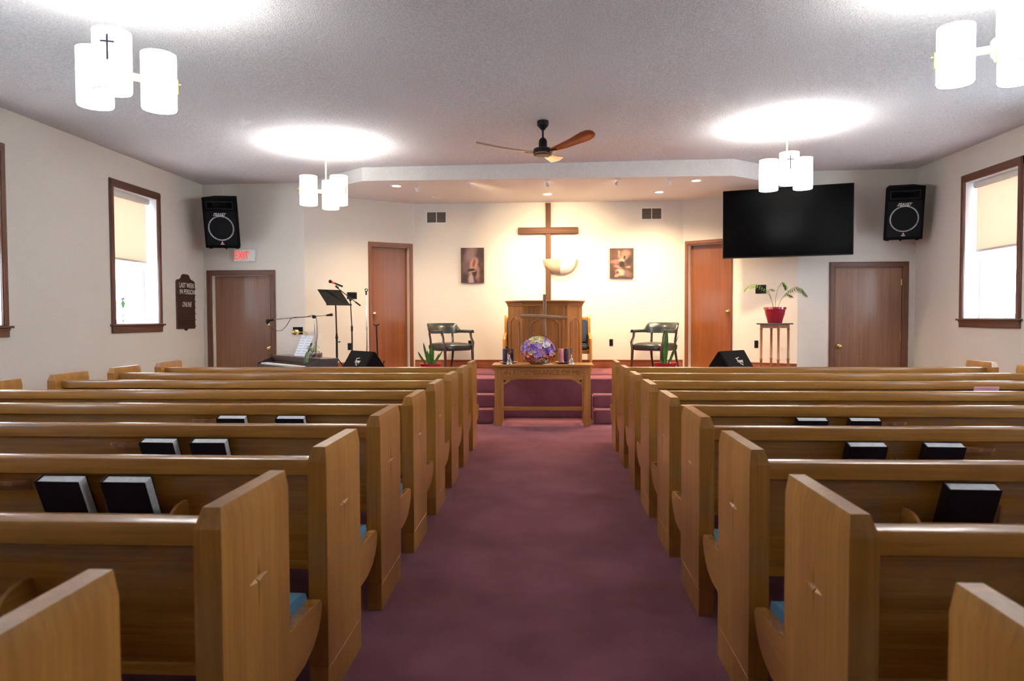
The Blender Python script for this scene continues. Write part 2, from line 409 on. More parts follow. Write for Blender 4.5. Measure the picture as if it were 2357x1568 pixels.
# windows
def window(name, A, ang, s0, s1, z0, z1, blind_z=None, label=None):
    r = frame(name, (A[0], A[1], 0), ang); cw = .078
    for nm, a, c in (('casing_left', s0-cw, s0), ('casing_right', s1, s1+cw)):
        b = MB(); b.box(a, c, -.02, 0, z0, z1+cw+.02, .004); b.box(a+.012, c-.012, -.028, -.018, z0, z1+cw+.005, .003); obj(nm, b, 'trim', r)
    b = MB(); b.box(s0-cw, s1+cw, -.021, 0, z1, z1+cw+.02, .004); b.box(s0-cw+.012, s1+cw-.012, -.029, -.018, z1+.012, z1+cw+.006, .003); obj('casing_head', b, 'trim_x', r)
    b = MB(); b.box(s0-cw-.03, s1+cw+.03, -.05, .0, z0-.026, z0-.002, .005); obj('window_stool', b, 'trim_x', r)
    b = MB(); b.box(s0-cw, s1+cw, -.022, 0, z0-.115, z0-.026, .004); b.box(s0-cw, s1+cw, -.032, -.018, z0-.05, z0-.026, .004); obj('window_apron', b, 'trim_x', r)
    b = MB()
    b.box(s0-.002, s0+.006, -.004, .3, z0, z1); b.box(s1-.006, s1+.002, -.004, .3, z0, z1); b.box(s0, s1, -.004, .3, z1-.006, z1+.002); b.box(s0, s1, -.004, .3, z0-.004, z0+.006)
    obj('window_jamb', b, 'vinyl', r)
    zm = (z0+z1)/2 - .02
    for nm, za, zb, yy in (('lower_sash', z0+.006, zm+.03, .19), ('upper_sash', zm-.03, z1-.006, .235)):
        b = MB(); a, c, t = s0+.006, s1-.006, .05
        b.box(a, a+t, yy, yy+.04, za, zb, .004); b.box(c-t, c, yy, yy+.04, za, zb, .004)
        b.box(a+t, c-t, yy, yy+.04, za, za+t, .004); b.box(a+t, c-t, yy, yy+.04, zb-t, zb, .004)
        so = obj(nm, b, 'vinyl', r)
        b = MB(); b.box(a+t-.005, c-t+.005, yy+.016, yy+.021, za+t-.005, zb-t+.005); obj('pane', b, 'pane', so)
    if blind_z:
        q = thing('roller_blind', label, 'blind', (A[0], A[1], 0), ang, 'roller blinds')
        b = MB(); b.box(s0+.03, s1-.03, .07, .14, z1-.085, z1-.006, .012, seg=2); obj('cassette', b, 'offwhite', q)
        b = MB(); b.box(s0+.045, s1-.06, .115, .117, blind_z, z1-.07); obj('fabric', b, 'blind', q)
        b = MB(); b.box(s0+.045, s1-.06, .108, .124, blind_z-.03, blind_z+.002, .004); obj('bottom_bar', b, 'offwhite', q)
for k, (a, c) in enumerate(WL):
    window('window_%d' % (k+1), (XL, Y0), PI/2, a-Y0, c-Y0, ZL0, ZL1, (2.20, 2.20, None, None)[k],
           ('peach roller blind half lowered in the window nearest the dark hymn board', 'roller blind in the partly seen window farther from the hymn board', '', '')[k])
for k, (a, c) in enumerate(WR):
    window('window_%d' % (k+5), (XR, YF), -PI/2, YF-c, YF-a, ZR0, ZR1, (2.27, None, None, None)[k],
           'sunlit roller blind half lowered in the window beside the wall television')

# ------------------------------------------------------------------ pews
PEW_H, P_D, P_T = .9356, .44, .07
def end_panel(sgn, carved):
    b = MB(); bm = b.bm; zl, ins = .885, .02
    def ring(z, i): return [bm.verts.new((sgn*x, y, z)) for x, y in ((i*.5, -i*.05), (P_T-i*.7, -i*.05), (P_T-i*.7, -P_D+i), (i*.5, -P_D+i))]
    A, B, D = ring(.13, 0), ring(zl, 0), ring(PEW_H, ins)
    bm.faces.new(A); bm.faces.new(D)
    for lo_, hi_ in ((A, B), (B, D)):
        for k in range(4):
            if lo_ is A and k == 3 and carved: continue
            bm.faces.new((lo_[k], lo_[(k+1) % 4], hi_[(k+1) % 4], hi_[k]))
    if carved:
        cy, cz, w_ = -.225, .685, .0065
        star = [(cy, .752), (cy+w_, cz+.010), (cy+.058, cz), (cy+w_, cz-.010), (cy, .572), (cy-w_, cz-.010), (cy-.058, cz), (cy-w_, cz+.010)]
        S = [bm.verts.new((0, y, z)) for y, z in star]
        es = []
        for k in range(8): es.append(bm.edges.new((S[k], S[(k+1) % 8])))
        out = [A[3], A[0], B[0], B[3]]
        for k in range(4):
            e = bm.edges.get((out[k], out[(k+1) % 4])) or bm.edges.new((out[k], out[(k+1) % 4])); es.append(e)
        bmesh.ops.triangle_fill(bm, use_beauty=True, use_dissolve=False, edges=es)
        cv = bm.verts.new((sgn*.011, cy, cz))
        for k in range(8): bm.faces.new((S[k], S[(k+1) % 8], cv))
    return b
def plinth(sgn):
    b = MB(); b.box(0, P_T, -P_D, 0, 0, .127, .002)
    b.box(.003, P_T-.003, -P_D+.003, -.003, .12, .135); return b.move(Matrix.Diagonal((sgn, 1, 1, 1)))
def pew_meshes(sgn, L):
    d = {}
    mir = Matrix.Diagonal((sgn, 1, 1, 1))
    d['end_a'] = (end_panel(sgn, True), 'oak_z'); d['end_b'] = (end_panel(sgn, False), 'oak_z')
    d['plinth'] = (plinth(sgn), 'oak_z')
    b = MB(); b.prism([(-.334, .825), (-.312, .825), (-.238, .435), (-.262, .435)], P_T-.004, L-P_T+.004, 'yz'); d['back_panel'] = (b.move(mir), 'oak_x')
    b = MB(); b.prism([(-.272, .432), (-.272, .462), (-.262, .468), (-.236, .468), (-.236, .432)], P_T-.004, L-P_T+.004, 'yz'); d['bottom_rail'] = (b.move(mir), 'oak_x')
    b = MB(); b.prism([(-.352, .812), (-.360, .818), (-.363, .868), (-.360, .876), (-.352, .880), (-.302, .880), (-.294, .873), (-.292, .818), (-.298, .812)], P_T-.004, L-P_T+.004, 'yz'); d['top_rail'] = (b.move(mir), 'oak_x')
    b = MB(); b.prism([(-.25, .452), (.27, .410), (.315, .404), (.333, .385), (.325, .352), (.29, .318), (.22, .298), (.15, .33), (.05, .375), (-.25, .432)], .012, L-.012, 'yz'); d['seat'] = (b.move(mir), 'oak_x')
    b = MB(); b.prism([(-.05, .425), (.27, .4105), (.316, .405), (.336, .386), (.330, .352), (.295, .305), (.24, .268), (.15, .245), (-.05, .24)], .010, .045, 'yz', bev=.003); d['seat_end'] = (b.move(mir), 'oak_y')
    b = MB(); b.prism([(-.232, .452), (-.232, .474), (-.2, .486), (.22, .456), (.272, .444), (.285, .418), (.27, .409)], P_T*.7, L-P_T*.7, 'yz'); d['seat_cushion'] = (b.move(mir), 'cushion')
    b = MB(); b.box(.58, 1.78, -.375, -.285, .585, .597, .002); d['rack_shelf'] = (b.move(mir), 'oak_x')
    b = MB(); b.box(.58, 1.78, -.414, -.405, .640, .682, .002); d['rack_rail'] = (b.move(mir), 'oak_x')
    arc = [(-.285, .575), (-.35, .572), (-.385, .59), (-.415, .635), (-.428, .675), (-.418, .69), (-.385, .708), (-.345, .712), (-.312, .71)]
    b = MB(); b.prism(arc, 0, .014, 'yz', bev=.002); d['bracket'] = (b, 'oak_y')
    b = MB(); pl = [(0, 0), (.19, 0), (.19, -.03), (.16, -.062), (.12, -.055), (.095, -.068), (.06, -.055), (.03, -.062), (0, -.03)]
    b.prism(pl, .0, .016, 'xy', bev=.002)
    for hx in (.045, .095, .145): b.cyl((hx, -.032, .0155), (hx, -.032, .0175), .011, n=10)
    b.box(.0, .19, -.002, .012, -.03, .03, .002)
    d['cup_holder'] = (b, 'cupwood')
    b = MB()
    for k in range(4): b.box(.012*k, .012*k+.009, -.012-.003*k, .0, 0, .14-.008*(k % 2), .001)
    d['card'] = (b, 'cupwood')
    return d
M['cupwood'] = wood('dark_cup_holder_wood', (.20, .07, .018), (.36, .14, .04), 'x', .5, .1)
ORD = ['first', 'second', 'third', 'fourth', 'fifth', 'sixth', 'seventh', 'eighth', 'ninth']
def row_y(k): return 1.24 if k == 1 else 2.084 + .8055*(k-2)
CARD_AT = {(-1, 3): .865, (-1, 4): .945, (1, 3): .885, (1, 4): .93}
for sgn, X0, L in ((-1, -.80, 3.45), (1, .70, 3.86)):
    proto = {}
    for nm, (b, mt) in pew_meshes(sgn, L).items(): 
        o = obj(nm, b, mt, None, 14 if nm.startswith('end') else 35); proto[nm] = o.data; bpy.data.objects.remove(o)
    for k in range(1, 10):
        side = 'left' if sgn < 0 else 'right'
        if k == 9: lab = 'front-row oak pew facing the platform, %s of the aisle' % side
        elif k == 1: lab = 'nearest oak pew, cut off by the bottom corner, %s of the aisle' % side
        else: lab = 'oak pew %s of the aisle, %s row back from the platform' % (side, ORD[9-k])
        p = thing('pew', lab, 'pew', (X0, row_y(k), 0), 0, 'oak pews %s of the aisle' % side)
        def part(nm, mesh, par, loc=(0, 0, 0)):
            o = bpy.data.objects.new(nm, proto[mesh]); C.objects.link(o); o.parent = par; o.location = loc; return o
        e = part('end_panel', 'end_a', p); part('plinth', 'plinth', e)
        e = part('end_panel', 'end_b', p, (sgn*(L-P_T), 0, 0)); part('plinth', 'plinth', e)
        for nm in ('back_panel', 'bottom_rail', 'top_rail', 'seat', 'seat_cushion'): part(nm, nm, p)
        part('seat_end', 'seat_end', p); part('seat_end', 'seat_end', p, (sgn*(L-.055), 0, 0))
        rk = part('book_rack', 'rack_shelf', p); part('front_rail', 'rack_rail', rk)
        part('bracket', 'bracket', rk, (sgn*.58 - (.014 if sgn < 0 else 0), 0, 0)); part('bracket', 'bracket', rk, (sgn*1.78 - (.014 if sgn > 0 else 0), 0, 0))
        ch = part('cup_holder', 'cup_holder', p, (sgn*1.29-.095, -.322, .772)); ch['label'] = 'dark wooden communion cup holder with round holes'
        part('card_stack', 'card', p, (sgn*CARD_AT.get((sgn, k), .9)-.024, -.318, .60)).rotation_euler = (R(10), 0, 0)
# hymn books leaning in the racks
def book_meshes():
    W, Hh, D_ = .168, .222, .048
    b = MB(); b.box(-W/2+.004, W/2, -D_/2+.003, D_/2-.003, .004, Hh-.005); pages = obj('pages', b, 'pages')
    b = MB(); b.box(-W/2, W/2+.003, -D_/2, -D_/2+.003, 0, Hh, .001); b.box(-W/2, W/2+.003, D_/2-.003, D_/2, 0, Hh, .001); b.box(-W/2-.003, -W/2+.003, -D_/2, D_/2, 0, Hh, .001)
    cov = obj('cover', b, 'cover')
    P, Q = pages.data, cov.data; bpy.data.objects.remove(pages); bpy.data.objects.remove(cov); return P, Q
BP, BC = book_meshes()
for sgn, k, locs in ((-1, 3, (.76, 1.01)), (-1, 4, (.85, 1.10)), (-1, 5, (.75, 1.11)), (1, 3, (.77,)), (1, 4, (.77, 1.12)), (1, 5, (.82, 1.12))):
    for i, s in enumerate(locs):
        side = 'left' if sgn < 0 else 'right'
        lab = 'hymn book %s, %s pew rack, seventh row from the platform' % ('nearer the aisle' if i == 0 else 'farther from the aisle', side)
        lab = lab.replace('seventh', {3: 'seventh', 4: 'sixth', 5: 'fifth'}[k])
        if sgn > 0 and k == 3: lab = 'single dark red hymn book in the rack of the seventh pew row, right side'
        t = thing('hymn_book', lab, 'book', ((-.80 if sgn < 0 else .70)+sgn*s, row_y(k)-.334, .607), 0, 'hymn books in the pew racks')
        t.rotation_euler = (R(-12), 0, R(random.uniform(-2, 2)))
        t.rotation_euler[0] = R(22)
        for nm, me in (('pages', BP), ('cover', BC)):
            o = bpy.data.objects.new(nm, me); C.objects.link(o); o.parent = t
b = MB(); b.box(-.10, .10, -.004, .004, 0, .245, .001); o = obj('paper_booklet', b, 'pinkpaper', loc=(.70+2.78, row_y(7)-.345, .602), rot=(R(14), 0, R(4)))
tag(o, 'pink paper booklet sticking up between pew backs on the right', 'booklet')

# ------------------------------------------------------------------ pendant lamps
def pendant(loc, zmid, angs, label):
    x, y = loc; top = zc(x)
    r = thing('pendant_lamp', label, 'lamp', (x, y, top), 0, 'three-shade pendant lamps')
    zm = zmid-top; RR, rad, hh = .212, .104, .174
    b = MB(); b.lathe([(.0, -.028), (.03, -.028), (.066, -.014), (.07, -.0)], 24); obj('ceiling_rose', b, 'lampbrass', r)
    b = MB(); b.cyl((0, 0, -.02), (0, 0, zm+.04), .0085, n=10); obj('rod', b, 'lampbrass', r)
    b = MB(); b.lathe([(.0, zm-.09), (.012, zm-.085), (.02, zm-.06), (.034, zm-.045), (.034, zm+.045), (.02, zm+.06), (.0, zm+.062)], 16); obj('hub', b, 'lampbrass', r)
    for a in angs:
        a = R(a); Mx = RZ(a)
        b = MB(); b.box(.02, RR-rad+.004, -.009, .009, zm-.022, zm+.022, .002)
        am = obj('arm', b.move(Mx), 'lampbrass', r)
        b = MB(); b.box(RR+rad-.004, RR+rad+.012, -.009, .009, zm-.055, zm+.04, .002); b.cyl((RR+rad+.01, 0, zm+.012), (RR+rad+.028, 0, zm+.012), .006, n=8)
        facing = abs(math.sin(a)+1) < .2
        if not facing: obj('clip', b.move(Mx), 'lampbrass', am)
        b = MB(); n = 40; t_ = .004
        b.lathe([(rad, zm-hh), (rad, zm+hh), (rad-t_, zm+hh), (rad-t_, zm-hh+.012), (.0, zm-hh+.012), ], n, Mx @ T(RR, 0, 0))
        s = obj('shade', b, 'shade', r)
        b = MB(); b.lathe([(rad+.0008, zm-hh-.002), (rad+.0008, zm-hh+.001), (rad-.003, zm-hh+.001), (rad-.003, zm-hh-.002), (rad+.0008, zm-hh-.002)], n, Mx @ T(RR, 0, 0)); obj('rim', b, 'rim', s)
        b = MB(); q = RR+rad
        if facing:
            b.box(q-.001, q+.003, -.0055, .0055, zm-.02, zm+.125); b.box(q-.006, q+.003, -.036, .036, zm+.078, zm+.0885); obj('cross_emblem', b.move(Mx), 'rim', s)
        p = Mx @ Vector((RR, 0, zm+hh-.105))
        light('bulb', 'POINT', LAMP_UP, (1, .985, .96), r, p, shadow_soft_size=.085)
pendant((-2.62, 4.2), 2.91, (166, 289, 46), 'lit pendant lamp with a visible black cross on its shade, top left')
pendant((2.71, 4.40), 3.02, (149, 29, 269), 'lit pendant lamp cut off by the top right corner')
pendant((-2.72, 8.45), 2.955, (93, 213, 333), 'lit pendant lamp hanging before the exit door wall, beyond the ceiling fan')
pendant((2.69, 8.05), 3.03, (138, 258, 18), 'lit pendant lamp hanging in front of the television')

# ------------------------------------------------------------------ ceiling fan
fx, fy = -.056, 7.68
fan = thing('ceiling_fan', 'dark bronze three-blade ceiling fan over the centre aisle', 'fan', (fx, fy, zc(fx)))
b = MB(); b.lathe([(0, -.10), (.018, -.10), (.03, -.085), (.058, -.055), (.064, -.05), (.060, -.045), (.064, -.03), (.062, 0)], 24); obj('canopy', b, 'black', fan)
b = MB(); b.cyl((0, 0, -.09), (0, 0, -.20), .011); obj('down_rod', b, 'black', fan)
b = MB(); b.lathe([(0, -.18), (.015, -.18), (.035, -.195), (.046, -.22), (.046, -.29), (.05, -.295), (.05, -.30)], 24); obj('coupling_cover', b, 'black', fan)
b = MB(); b.lathe([(.05, -.295), (.085, -.297), (.102, -.305), (.105, -.33), (.10, -.36), (.085, -.375), (.0, -.378)], 28); hub = obj('motor_housing', b, 'black', fan)
b = MB(); b.lathe([(.107, -.352), (.109, -.362), (.098, -.372), (.095, -.365), (.107, -.352)], 28); obj('brass_ring', b, 'bronze', hub)
blade_w = [(.09, .022), (.14, .030), (.20, .040), (.32, .050), (.44, .058), (.54, .070), (.62, .078), (.68, .070), (.72, .045), (.738, .012)]
for a in (75, 195, 315):
    b = MB(); rows_t, rows_b = [], []
    for r_, w_ in blade_w:
        z = -.335 + .075*max(0, (r_-.1)/.64)**1.5; tw = R(-20)
        line = []
        for q in (-1, -.5, 0, .5, 1):
            line.append((r_, q*w_*math.cos(tw), z + q*w_*math.sin(tw) - .008*(1-q*q)))
        rows_t.append(line); rows_b.append([(x_, y_, z_-.006) for x_, y_, z_ in line])
    b.grid(rows_t); b.grid(rows_b)
    V = list(b.bm.verts); nn = len(rows_t)*5
    for i in range(len(rows_t)-1):
        for c_ in (0, 4): b.bm.faces.new((V[i*5+c_], V[(i+1)*5+c_], V[nn+(i+1)*5+c_], V[nn+i*5+c_]))
    for i in (0, len(rows_t)-1):
        for c_ in range(4): b.bm.faces.new((V[i*5+c_], V[i*5+c_+1], V[nn+i*5+c_+1], V[nn+i*5+c_]))
    bl = obj('blade', b.move(RZ(R(a))), 'bronze', fan)
    b = MB(); b.box(.08, .20, -.018, .018, -.352, -.343, .003); obj('blade_iron', b.move(RZ(R(a))), 'black', bl)

# ------------------------------------------------------------------ soffit lamps
DLAB = ['over the door beside the music stand', 'above the tall wall cross', 'over the vent near the right picture', 'at the right end of the soffit front']
for k, (x, y) in enumerate(((-2.21, 10.11), (-.01, 10.95), (1.71, 10.89), (2.09, 10.02))):
    r = thing('downlight', 'round recessed downlight in the soffit, '+DLAB[k], 'downlight', (x, y, ZS), 0, 'recessed downlights in the soffit')
    b = MB(); b.lathe([(.062, 0), (.088, -.001), (.088, -.006), (.062, -.012), (.062, 0)], 28); obj('trim_ring', b, 'white', r)
    b = MB(); b.lathe([(0, -.004), (.062, -.003), (.062, -.006), (0, -.014)], 24); obj('lens', b, 'warmlamp', r)
    light('downlight_lamp', 'SPOT', DOWN_W, WARM, r, (0, 0, -.03), (0, 0, 0), spot_size=R(145), spot_blend=1.0, shadow_soft_size=.06)
r = thing('smoke_detector', 'round cream disc on the soffit above the left vent', 'detector', (-1.79, 11.09, ZS)); b = MB(); b.lathe([(.07, 0), (.07, -.012), (.055, -.024), (0, -.026)], 24); obj('housing', b, 'soffit', r)
b = MB(); b.lathe([(.075, 0), (.075, -.006), (.069, -.006)], 24); obj('base_ring', b, 'white', r)
TG = [(-1.5, YB, 2.2), (-.25, YB, 2.5), (.15, YB, 2.45), (.45, YB, 2.4), (1.5, YB, 2.2)]
SLAB = ['leftmost of the five', 'second from the left', 'in line with the wall cross', 'fourth from the left', 'rightmost of the five']
SP = [SPOT_W*.35, SPOT_W*1.0, SPOT_W*1.35, SPOT_W*1.2, SPOT_W*.35]
for k, (x, y) in enumerate(((-1.92, 10.14), (-1.13, 9.93), (-.01, 9.90), (.98, 9.88), (1.70, 9.93))):
    r = thing('spotlight', 'small white swivel spotlight behind the soffit edge, '+SLAB[k], 'spotlight', (x, y, ZS), 0, 'white swivel spotlights on the soffit')
    d = (Vector(TG[k])-Vector((x, y, ZS-.042))).normalized(); q = d.to_track_quat('-Z', 'Y').to_matrix().to_4x4()
    b = MB(); b.lathe([(.036, 0), (.036, -.006), (.02, -.009), (0, -.009)], 20); obj('mount', b, 'white', r)
    b = MB(); b.cyl((0, 0, -.01), (0, 0, -.03), .007); obj('neck', b, 'white', r)
    b = MB(); b.lathe([(0, .055), (.022, .05), (.034, .03), (.040, -.03), (.046, -.06), (.042, -.06), (.036, -.03), (0, -.02)], 20, T(0, 0, -.042) @ q @ Matrix.Scale(.68, 4)); can = obj('lamp_head', b, 'white', r)
    b = MB(); b.lathe([(0, -.045), (.038, -.045), (.038, -.048), (0, -.048)], 16, T(0, 0, -.042) @ q @ Matrix.Scale(.68, 4)); obj('bulb_face', b, 'warmlamp', can)
    e = q.to_euler(); light('spot_lamp', 'SPOT', SP[k], WARM, r, Vector((0, 0, -.042))+d*.05, e, spot_size=R(72), spot_blend=1.0, shadow_soft_size=.04)
# ------------------------------------------------------------------ on the back wall
r = thing('wall_cross', 'tall dark timber cross on the wall behind the pulpit', 'cross', (0, YB, 0))
b = MB(); b.box(-.043, .043, -.062, -.002, 1.20, 3.325, .003); obj('upright', b, 'crosswood', r)
b = MB(); b.box(-.505, .500, -.075, -.012, 2.815, 2.918, .003); obj('crossbar', b, 'crosswood_x', r)
r = thing('wall_sconce', 'tan half-bowl wall sconce beside the tall cross', 'sconce', (.205, YB, 2.14))
def bowl(a0, a1, n, off=0.0):
    mb = MB(); rows = []
    prof = [(.02, 0.0), (.13, .01), (.21, .05), (.262, .12), (.29, .20), (.297, .242)]
    for rr, z in prof: rows.append([((rr+off)*math.cos(a0+(a1-a0)*k/n), -(rr*.55+off)*math.sin(a0+(a1-a0)*k/n)-.002, z) for k in range(n+1)])
    mb.grid(rows); inner = [[(x*.955, y*.955-.001, z+.004) for x, y, z in row] for row in rows]; mb.grid(inner); mb.grid([rows[-1], inner[-1]])
    return mb
obj('bowl_side', bowl(PI, PI*.51, 10), 'plaster', r); obj('bowl_lit_face', bowl(PI*.51, PI*.16, 8), 'plaster_lit', r); obj('bowl_side', bowl(PI*.16, 0, 5), 'plaster', r)  # middle face coloured white to stand for spotlight glare on the bowl
# two canvas prints
def print_mat(name, base, blobs):
    mt, nt, bs = nmat(name); setp(bs, base, .6)
    tc = nt.nodes.new('ShaderNodeTexCoord'); ds = noise(nt, tc.outputs['Object'], 9, 4)
    cur = None
    col0 = ramp(nt, ds, [(.3, tuple(c*.6 for c in base)), (.7, tuple(min(1, c*1.5) for c in base))]); cur = col0
    for (cx_, cz_, rx_, rz_, rot_, colr, amt) in blobs:
        mp = nt.nodes.new('ShaderNodeMapping'); mp.vector_type = 'TEXTURE'
        mp.inputs['Location'].default_value = (cx_, 0, cz_); mp.inputs['Rotation'].default_value = (0, rot_, 0); mp.inputs['Scale'].default_value = (rx_, 100, rz_)
        nz = nt.nodes.new('ShaderNodeTexNoise'); nz.inputs['Scale'].default_value = 14
        nt.links.new(tc.outputs['Object'], nz.inputs['Vector'])
        ad = nt.nodes.new('ShaderNodeVectorMath'); ad.operation = 'MULTIPLY_ADD'; ad.inputs[1].default_value = (.05, 0, .05)
        nt.links.new(nz.outputs['Color'], ad.inputs[0]); nt.links.new(tc.outputs['Object'], ad.inputs[2])
        nt.links.new(ad.outputs[0], mp.inputs['Vector'])
        g = nt.nodes.new('ShaderNodeTexGradient'); g.gradient_type = 'SPHERICAL'; nt.links.new(mp.outputs[0], g.inputs['Vector'])
        ml = nt.nodes.new('ShaderNodeMath'); ml.operation = 'MULTIPLY'; ml.inputs[1].default_value = amt; ml.use_clamp = True; nt.links.new(g.outputs['Fac'], ml.inputs[0])
        mx = nt.nodes.new('ShaderNodeMix'); mx.data_type = 'RGBA'; mx.inputs[7].default_value = (*[c*.62 for c in colr], 1)
        nt.links.new(ml.outputs[0], mx.inputs[0]); nt.links.new(cur, mx.inputs[6]); cur = mx.outputs[2]
    nt.links.new(cur, bs.inputs['Base Color']); return mt
o_ = .025
PA = print_mat('print_pale_robe', (.055, .028, .024), [
    (-.01, .19, .12, .30, .25, (.42, .27, .27), 1.6), (-.07, .0, .13, .16, .3, (.25, .14, .15), 1.4), (.0, -.24, .055, .17, 0, (.62, .45, .42), 2.2),
    (.10, -.07, .06, .22, -.1, (.45, .22, .20), 1.8), (.06, -.11, .05, .08, .2, (.05, .02, .02), 2.4), (.05, .05, .085, .13, .2, (.68, .42, .34), 2.2),
    (.055, .06, .035, .09, .15, (.45, .10, .05), 2.4), (.0, -.05, .085, .03, -.1, (.07, .02, .02), 2.6), (.02, -.09, .09, .014, -.3, (.65, .42, .38), 2.0)])
PB = print_mat('print_three_scenes', (.10, .045, .035), [
    (-.02, .19, .02, .06, 0, (.70, .50, .36), 2), (.09, .19, .11, .07, 0, (.52, .31, .22), 1.8), (.05, .12, .12, .05, .2, (.55, .33, .22), 1.6), (.07, .115, .02, .045, 0, (.06, .025, .02), 2.4),
    (-.09, .05, .10, .05, 0, (.46, .24, .20), 1.8), (.02, .07, .07, .04, 0, (.72, .52, .40), 2.0), (.15, .06, .08, .08, 0, (.07, .04, .045), 2.0), (-.04, -.03, .09, .04, .3, (.52, .30, .26), 1.6), (.03, .005, .05, .065, 0, (.045, .02, .015), 2.6),
    (.13, -.04, .05, .02, 0, (.50, .36, .25), 2), (.0, -.13, .10, .07, .2, (.74, .54, .40), 2.2), (-.05, -.13, .04, .035, .4, (.16, .07, .05), 2.2), (-.05, -.175, .06, .03, -.4, (.62, .36, .27), 2.2), (.12, -.15, .10, .07, .6, (.28, .18, .16), 1.6), (-.15, -.15, .06, .12, 0, (.12, .05, .045), 1.6)])
for nm, mt, x, z, w_, h_, lab in (('canvas_print', PA, -1.279, 2.297, .388, .589, 'canvas print of a pale draped figure on dark ground, left of the cross'), ('canvas_print', PB, 1.225, 2.314, .390, .495, 'canvas print of three stacked brown scenes, right of the cross')):
    r = thing(nm, lab, 'picture', (x, YB-.014, z), 0, 'canvas prints either side of the cross')
    b = MB(); b.box(-w_/2, w_/2, -.022, -.020, -h_/2, h_/2); obj('printed_face', b, mt, r)
    b = MB(); b.box(-w_/2, w_/2, -.0205, .012, -h_/2, h_/2, .002); obj('stretcher', b, 'crosswood', r)
# vents
for x, z, lab in ((-1.889, 3.112, 'left'), (1.721, 3.133, 'right')):
    r = thing('air_vent', 'white double-grid air vent high on the back wall, %s of the cross' % lab, 'vent', (x, YB, z), 0, 'air vents on the back wall')
    b = MB(); W_, H_ = .361, .218
    b.box(-W_/2, W_/2, -.014, 0, H_/2-.022, H_/2, .003); b.box(-W_/2, W_/2, -.014, 0, -H_/2, -H_/2+.022, .003); b.box(-W_/2, -W_/2+.022, -.013, 0, -H_/2+.01, H_/2-.01, .003); b.box(W_/2-.022, W_/2, -.013, 0, -H_/2+.01, H_/2-.01, .003); b.box(-.006, .006, -.012, 0, -H_/2+.01, H_/2-.01, .002)
    obj('frame', b, 'white', r)
    b = MB(); b.box(-W_/2+.01, W_/2-.01, -.002, 0, -H_/2+.01, H_/2-.01); obj('duct_shadow', b, 'darkgap', r)
    for s in (-1, 1):
        b = MB()
        for k in range(9): b.box(.008, W_/2-.024, -.010, -.001, -H_/2+.028+k*.0195, -H_/2+.037+k*.0195, mat=Matrix.Diagonal((s, 1, 1, 1)))
        o = obj('louvres', b, 'grey_metal', r); o['kind'] = 'stuff'
# wall plates
def plate(A, ang, s, z, w_, h_, lab, outlet=True):
    r = thing('wall_outlet' if outlet else 'wall_box', lab, 'outlet' if outlet else 'wall box', (A[0]+math.cos(ang)*s, A[1]+math.sin(ang)*s, z), ang)
    b = MB(); b.box(-w_/2, w_/2, -.008, 0, -h_/2, h_/2, .003); obj('cover_plate', b, 'black', r)
    b = MB()
    if outlet:
        for zz in (-h_*.22, h_*.22): 
            b = MB(); b.box(-w_*.3, w_*.3, -.011, -.007, zz-h_*.13, zz+h_*.13, .002); obj('socket', b, 'grille', r)
    else:
        for k in range(2): b = MB(); b.box(-w_*.4+k*w_*.42, -w_*.02+k*w_*.42, -.011, -.007, -h_*.36, h_*.36, .002); obj('insert', b, 'grille', r)
plate((0, YB), 0, -1.328, .970, .062, .112, 'small black outlet behind the left green armchair')
plate((0, YB), 0, 1.054, .988, .060, .112, 'small black outlet between the pulpit bench and right armchair')
plate((-3.8, YF), AL, .755, 1.777, .165, .110, 'black wall box behind the boom microphone stand', False)
plate((-3.8, YF), AL, .705, .952, .06, .112, 'small black outlet above the left floor monitor')
plate((0, YF), 0, -3.917, 1.218, .158, .116, 'black wall box between the exit door and the music stand', False)
plate((2.24, YB), AR, 1.29, 1.838, .165, .135, 'black wall box behind the palm fronds', False)
plate((2.24, YB), AR, 1.228, .982, .06, .115, 'small black outlet left of the plant stand')
# exit sign
r = thing('exit_sign', 'lit white EXIT sign with red letters above the door', 'sign', (-4.74, YF, 2.40))
b = MB(); b.box(-.17, .17, -.045, 0, -.10, .10, .006); obj('housing', b, 'white', r)
b = MB(); b.box(-.155, .155, -.048, -.044, -.085, .085, .002); obj('face_plate', b, 'letters', r)
text('lettering', 'EXIT', 'exit', r, .185, T(-.035, -.050, -.066) @ FACE, .002, 0, .225)
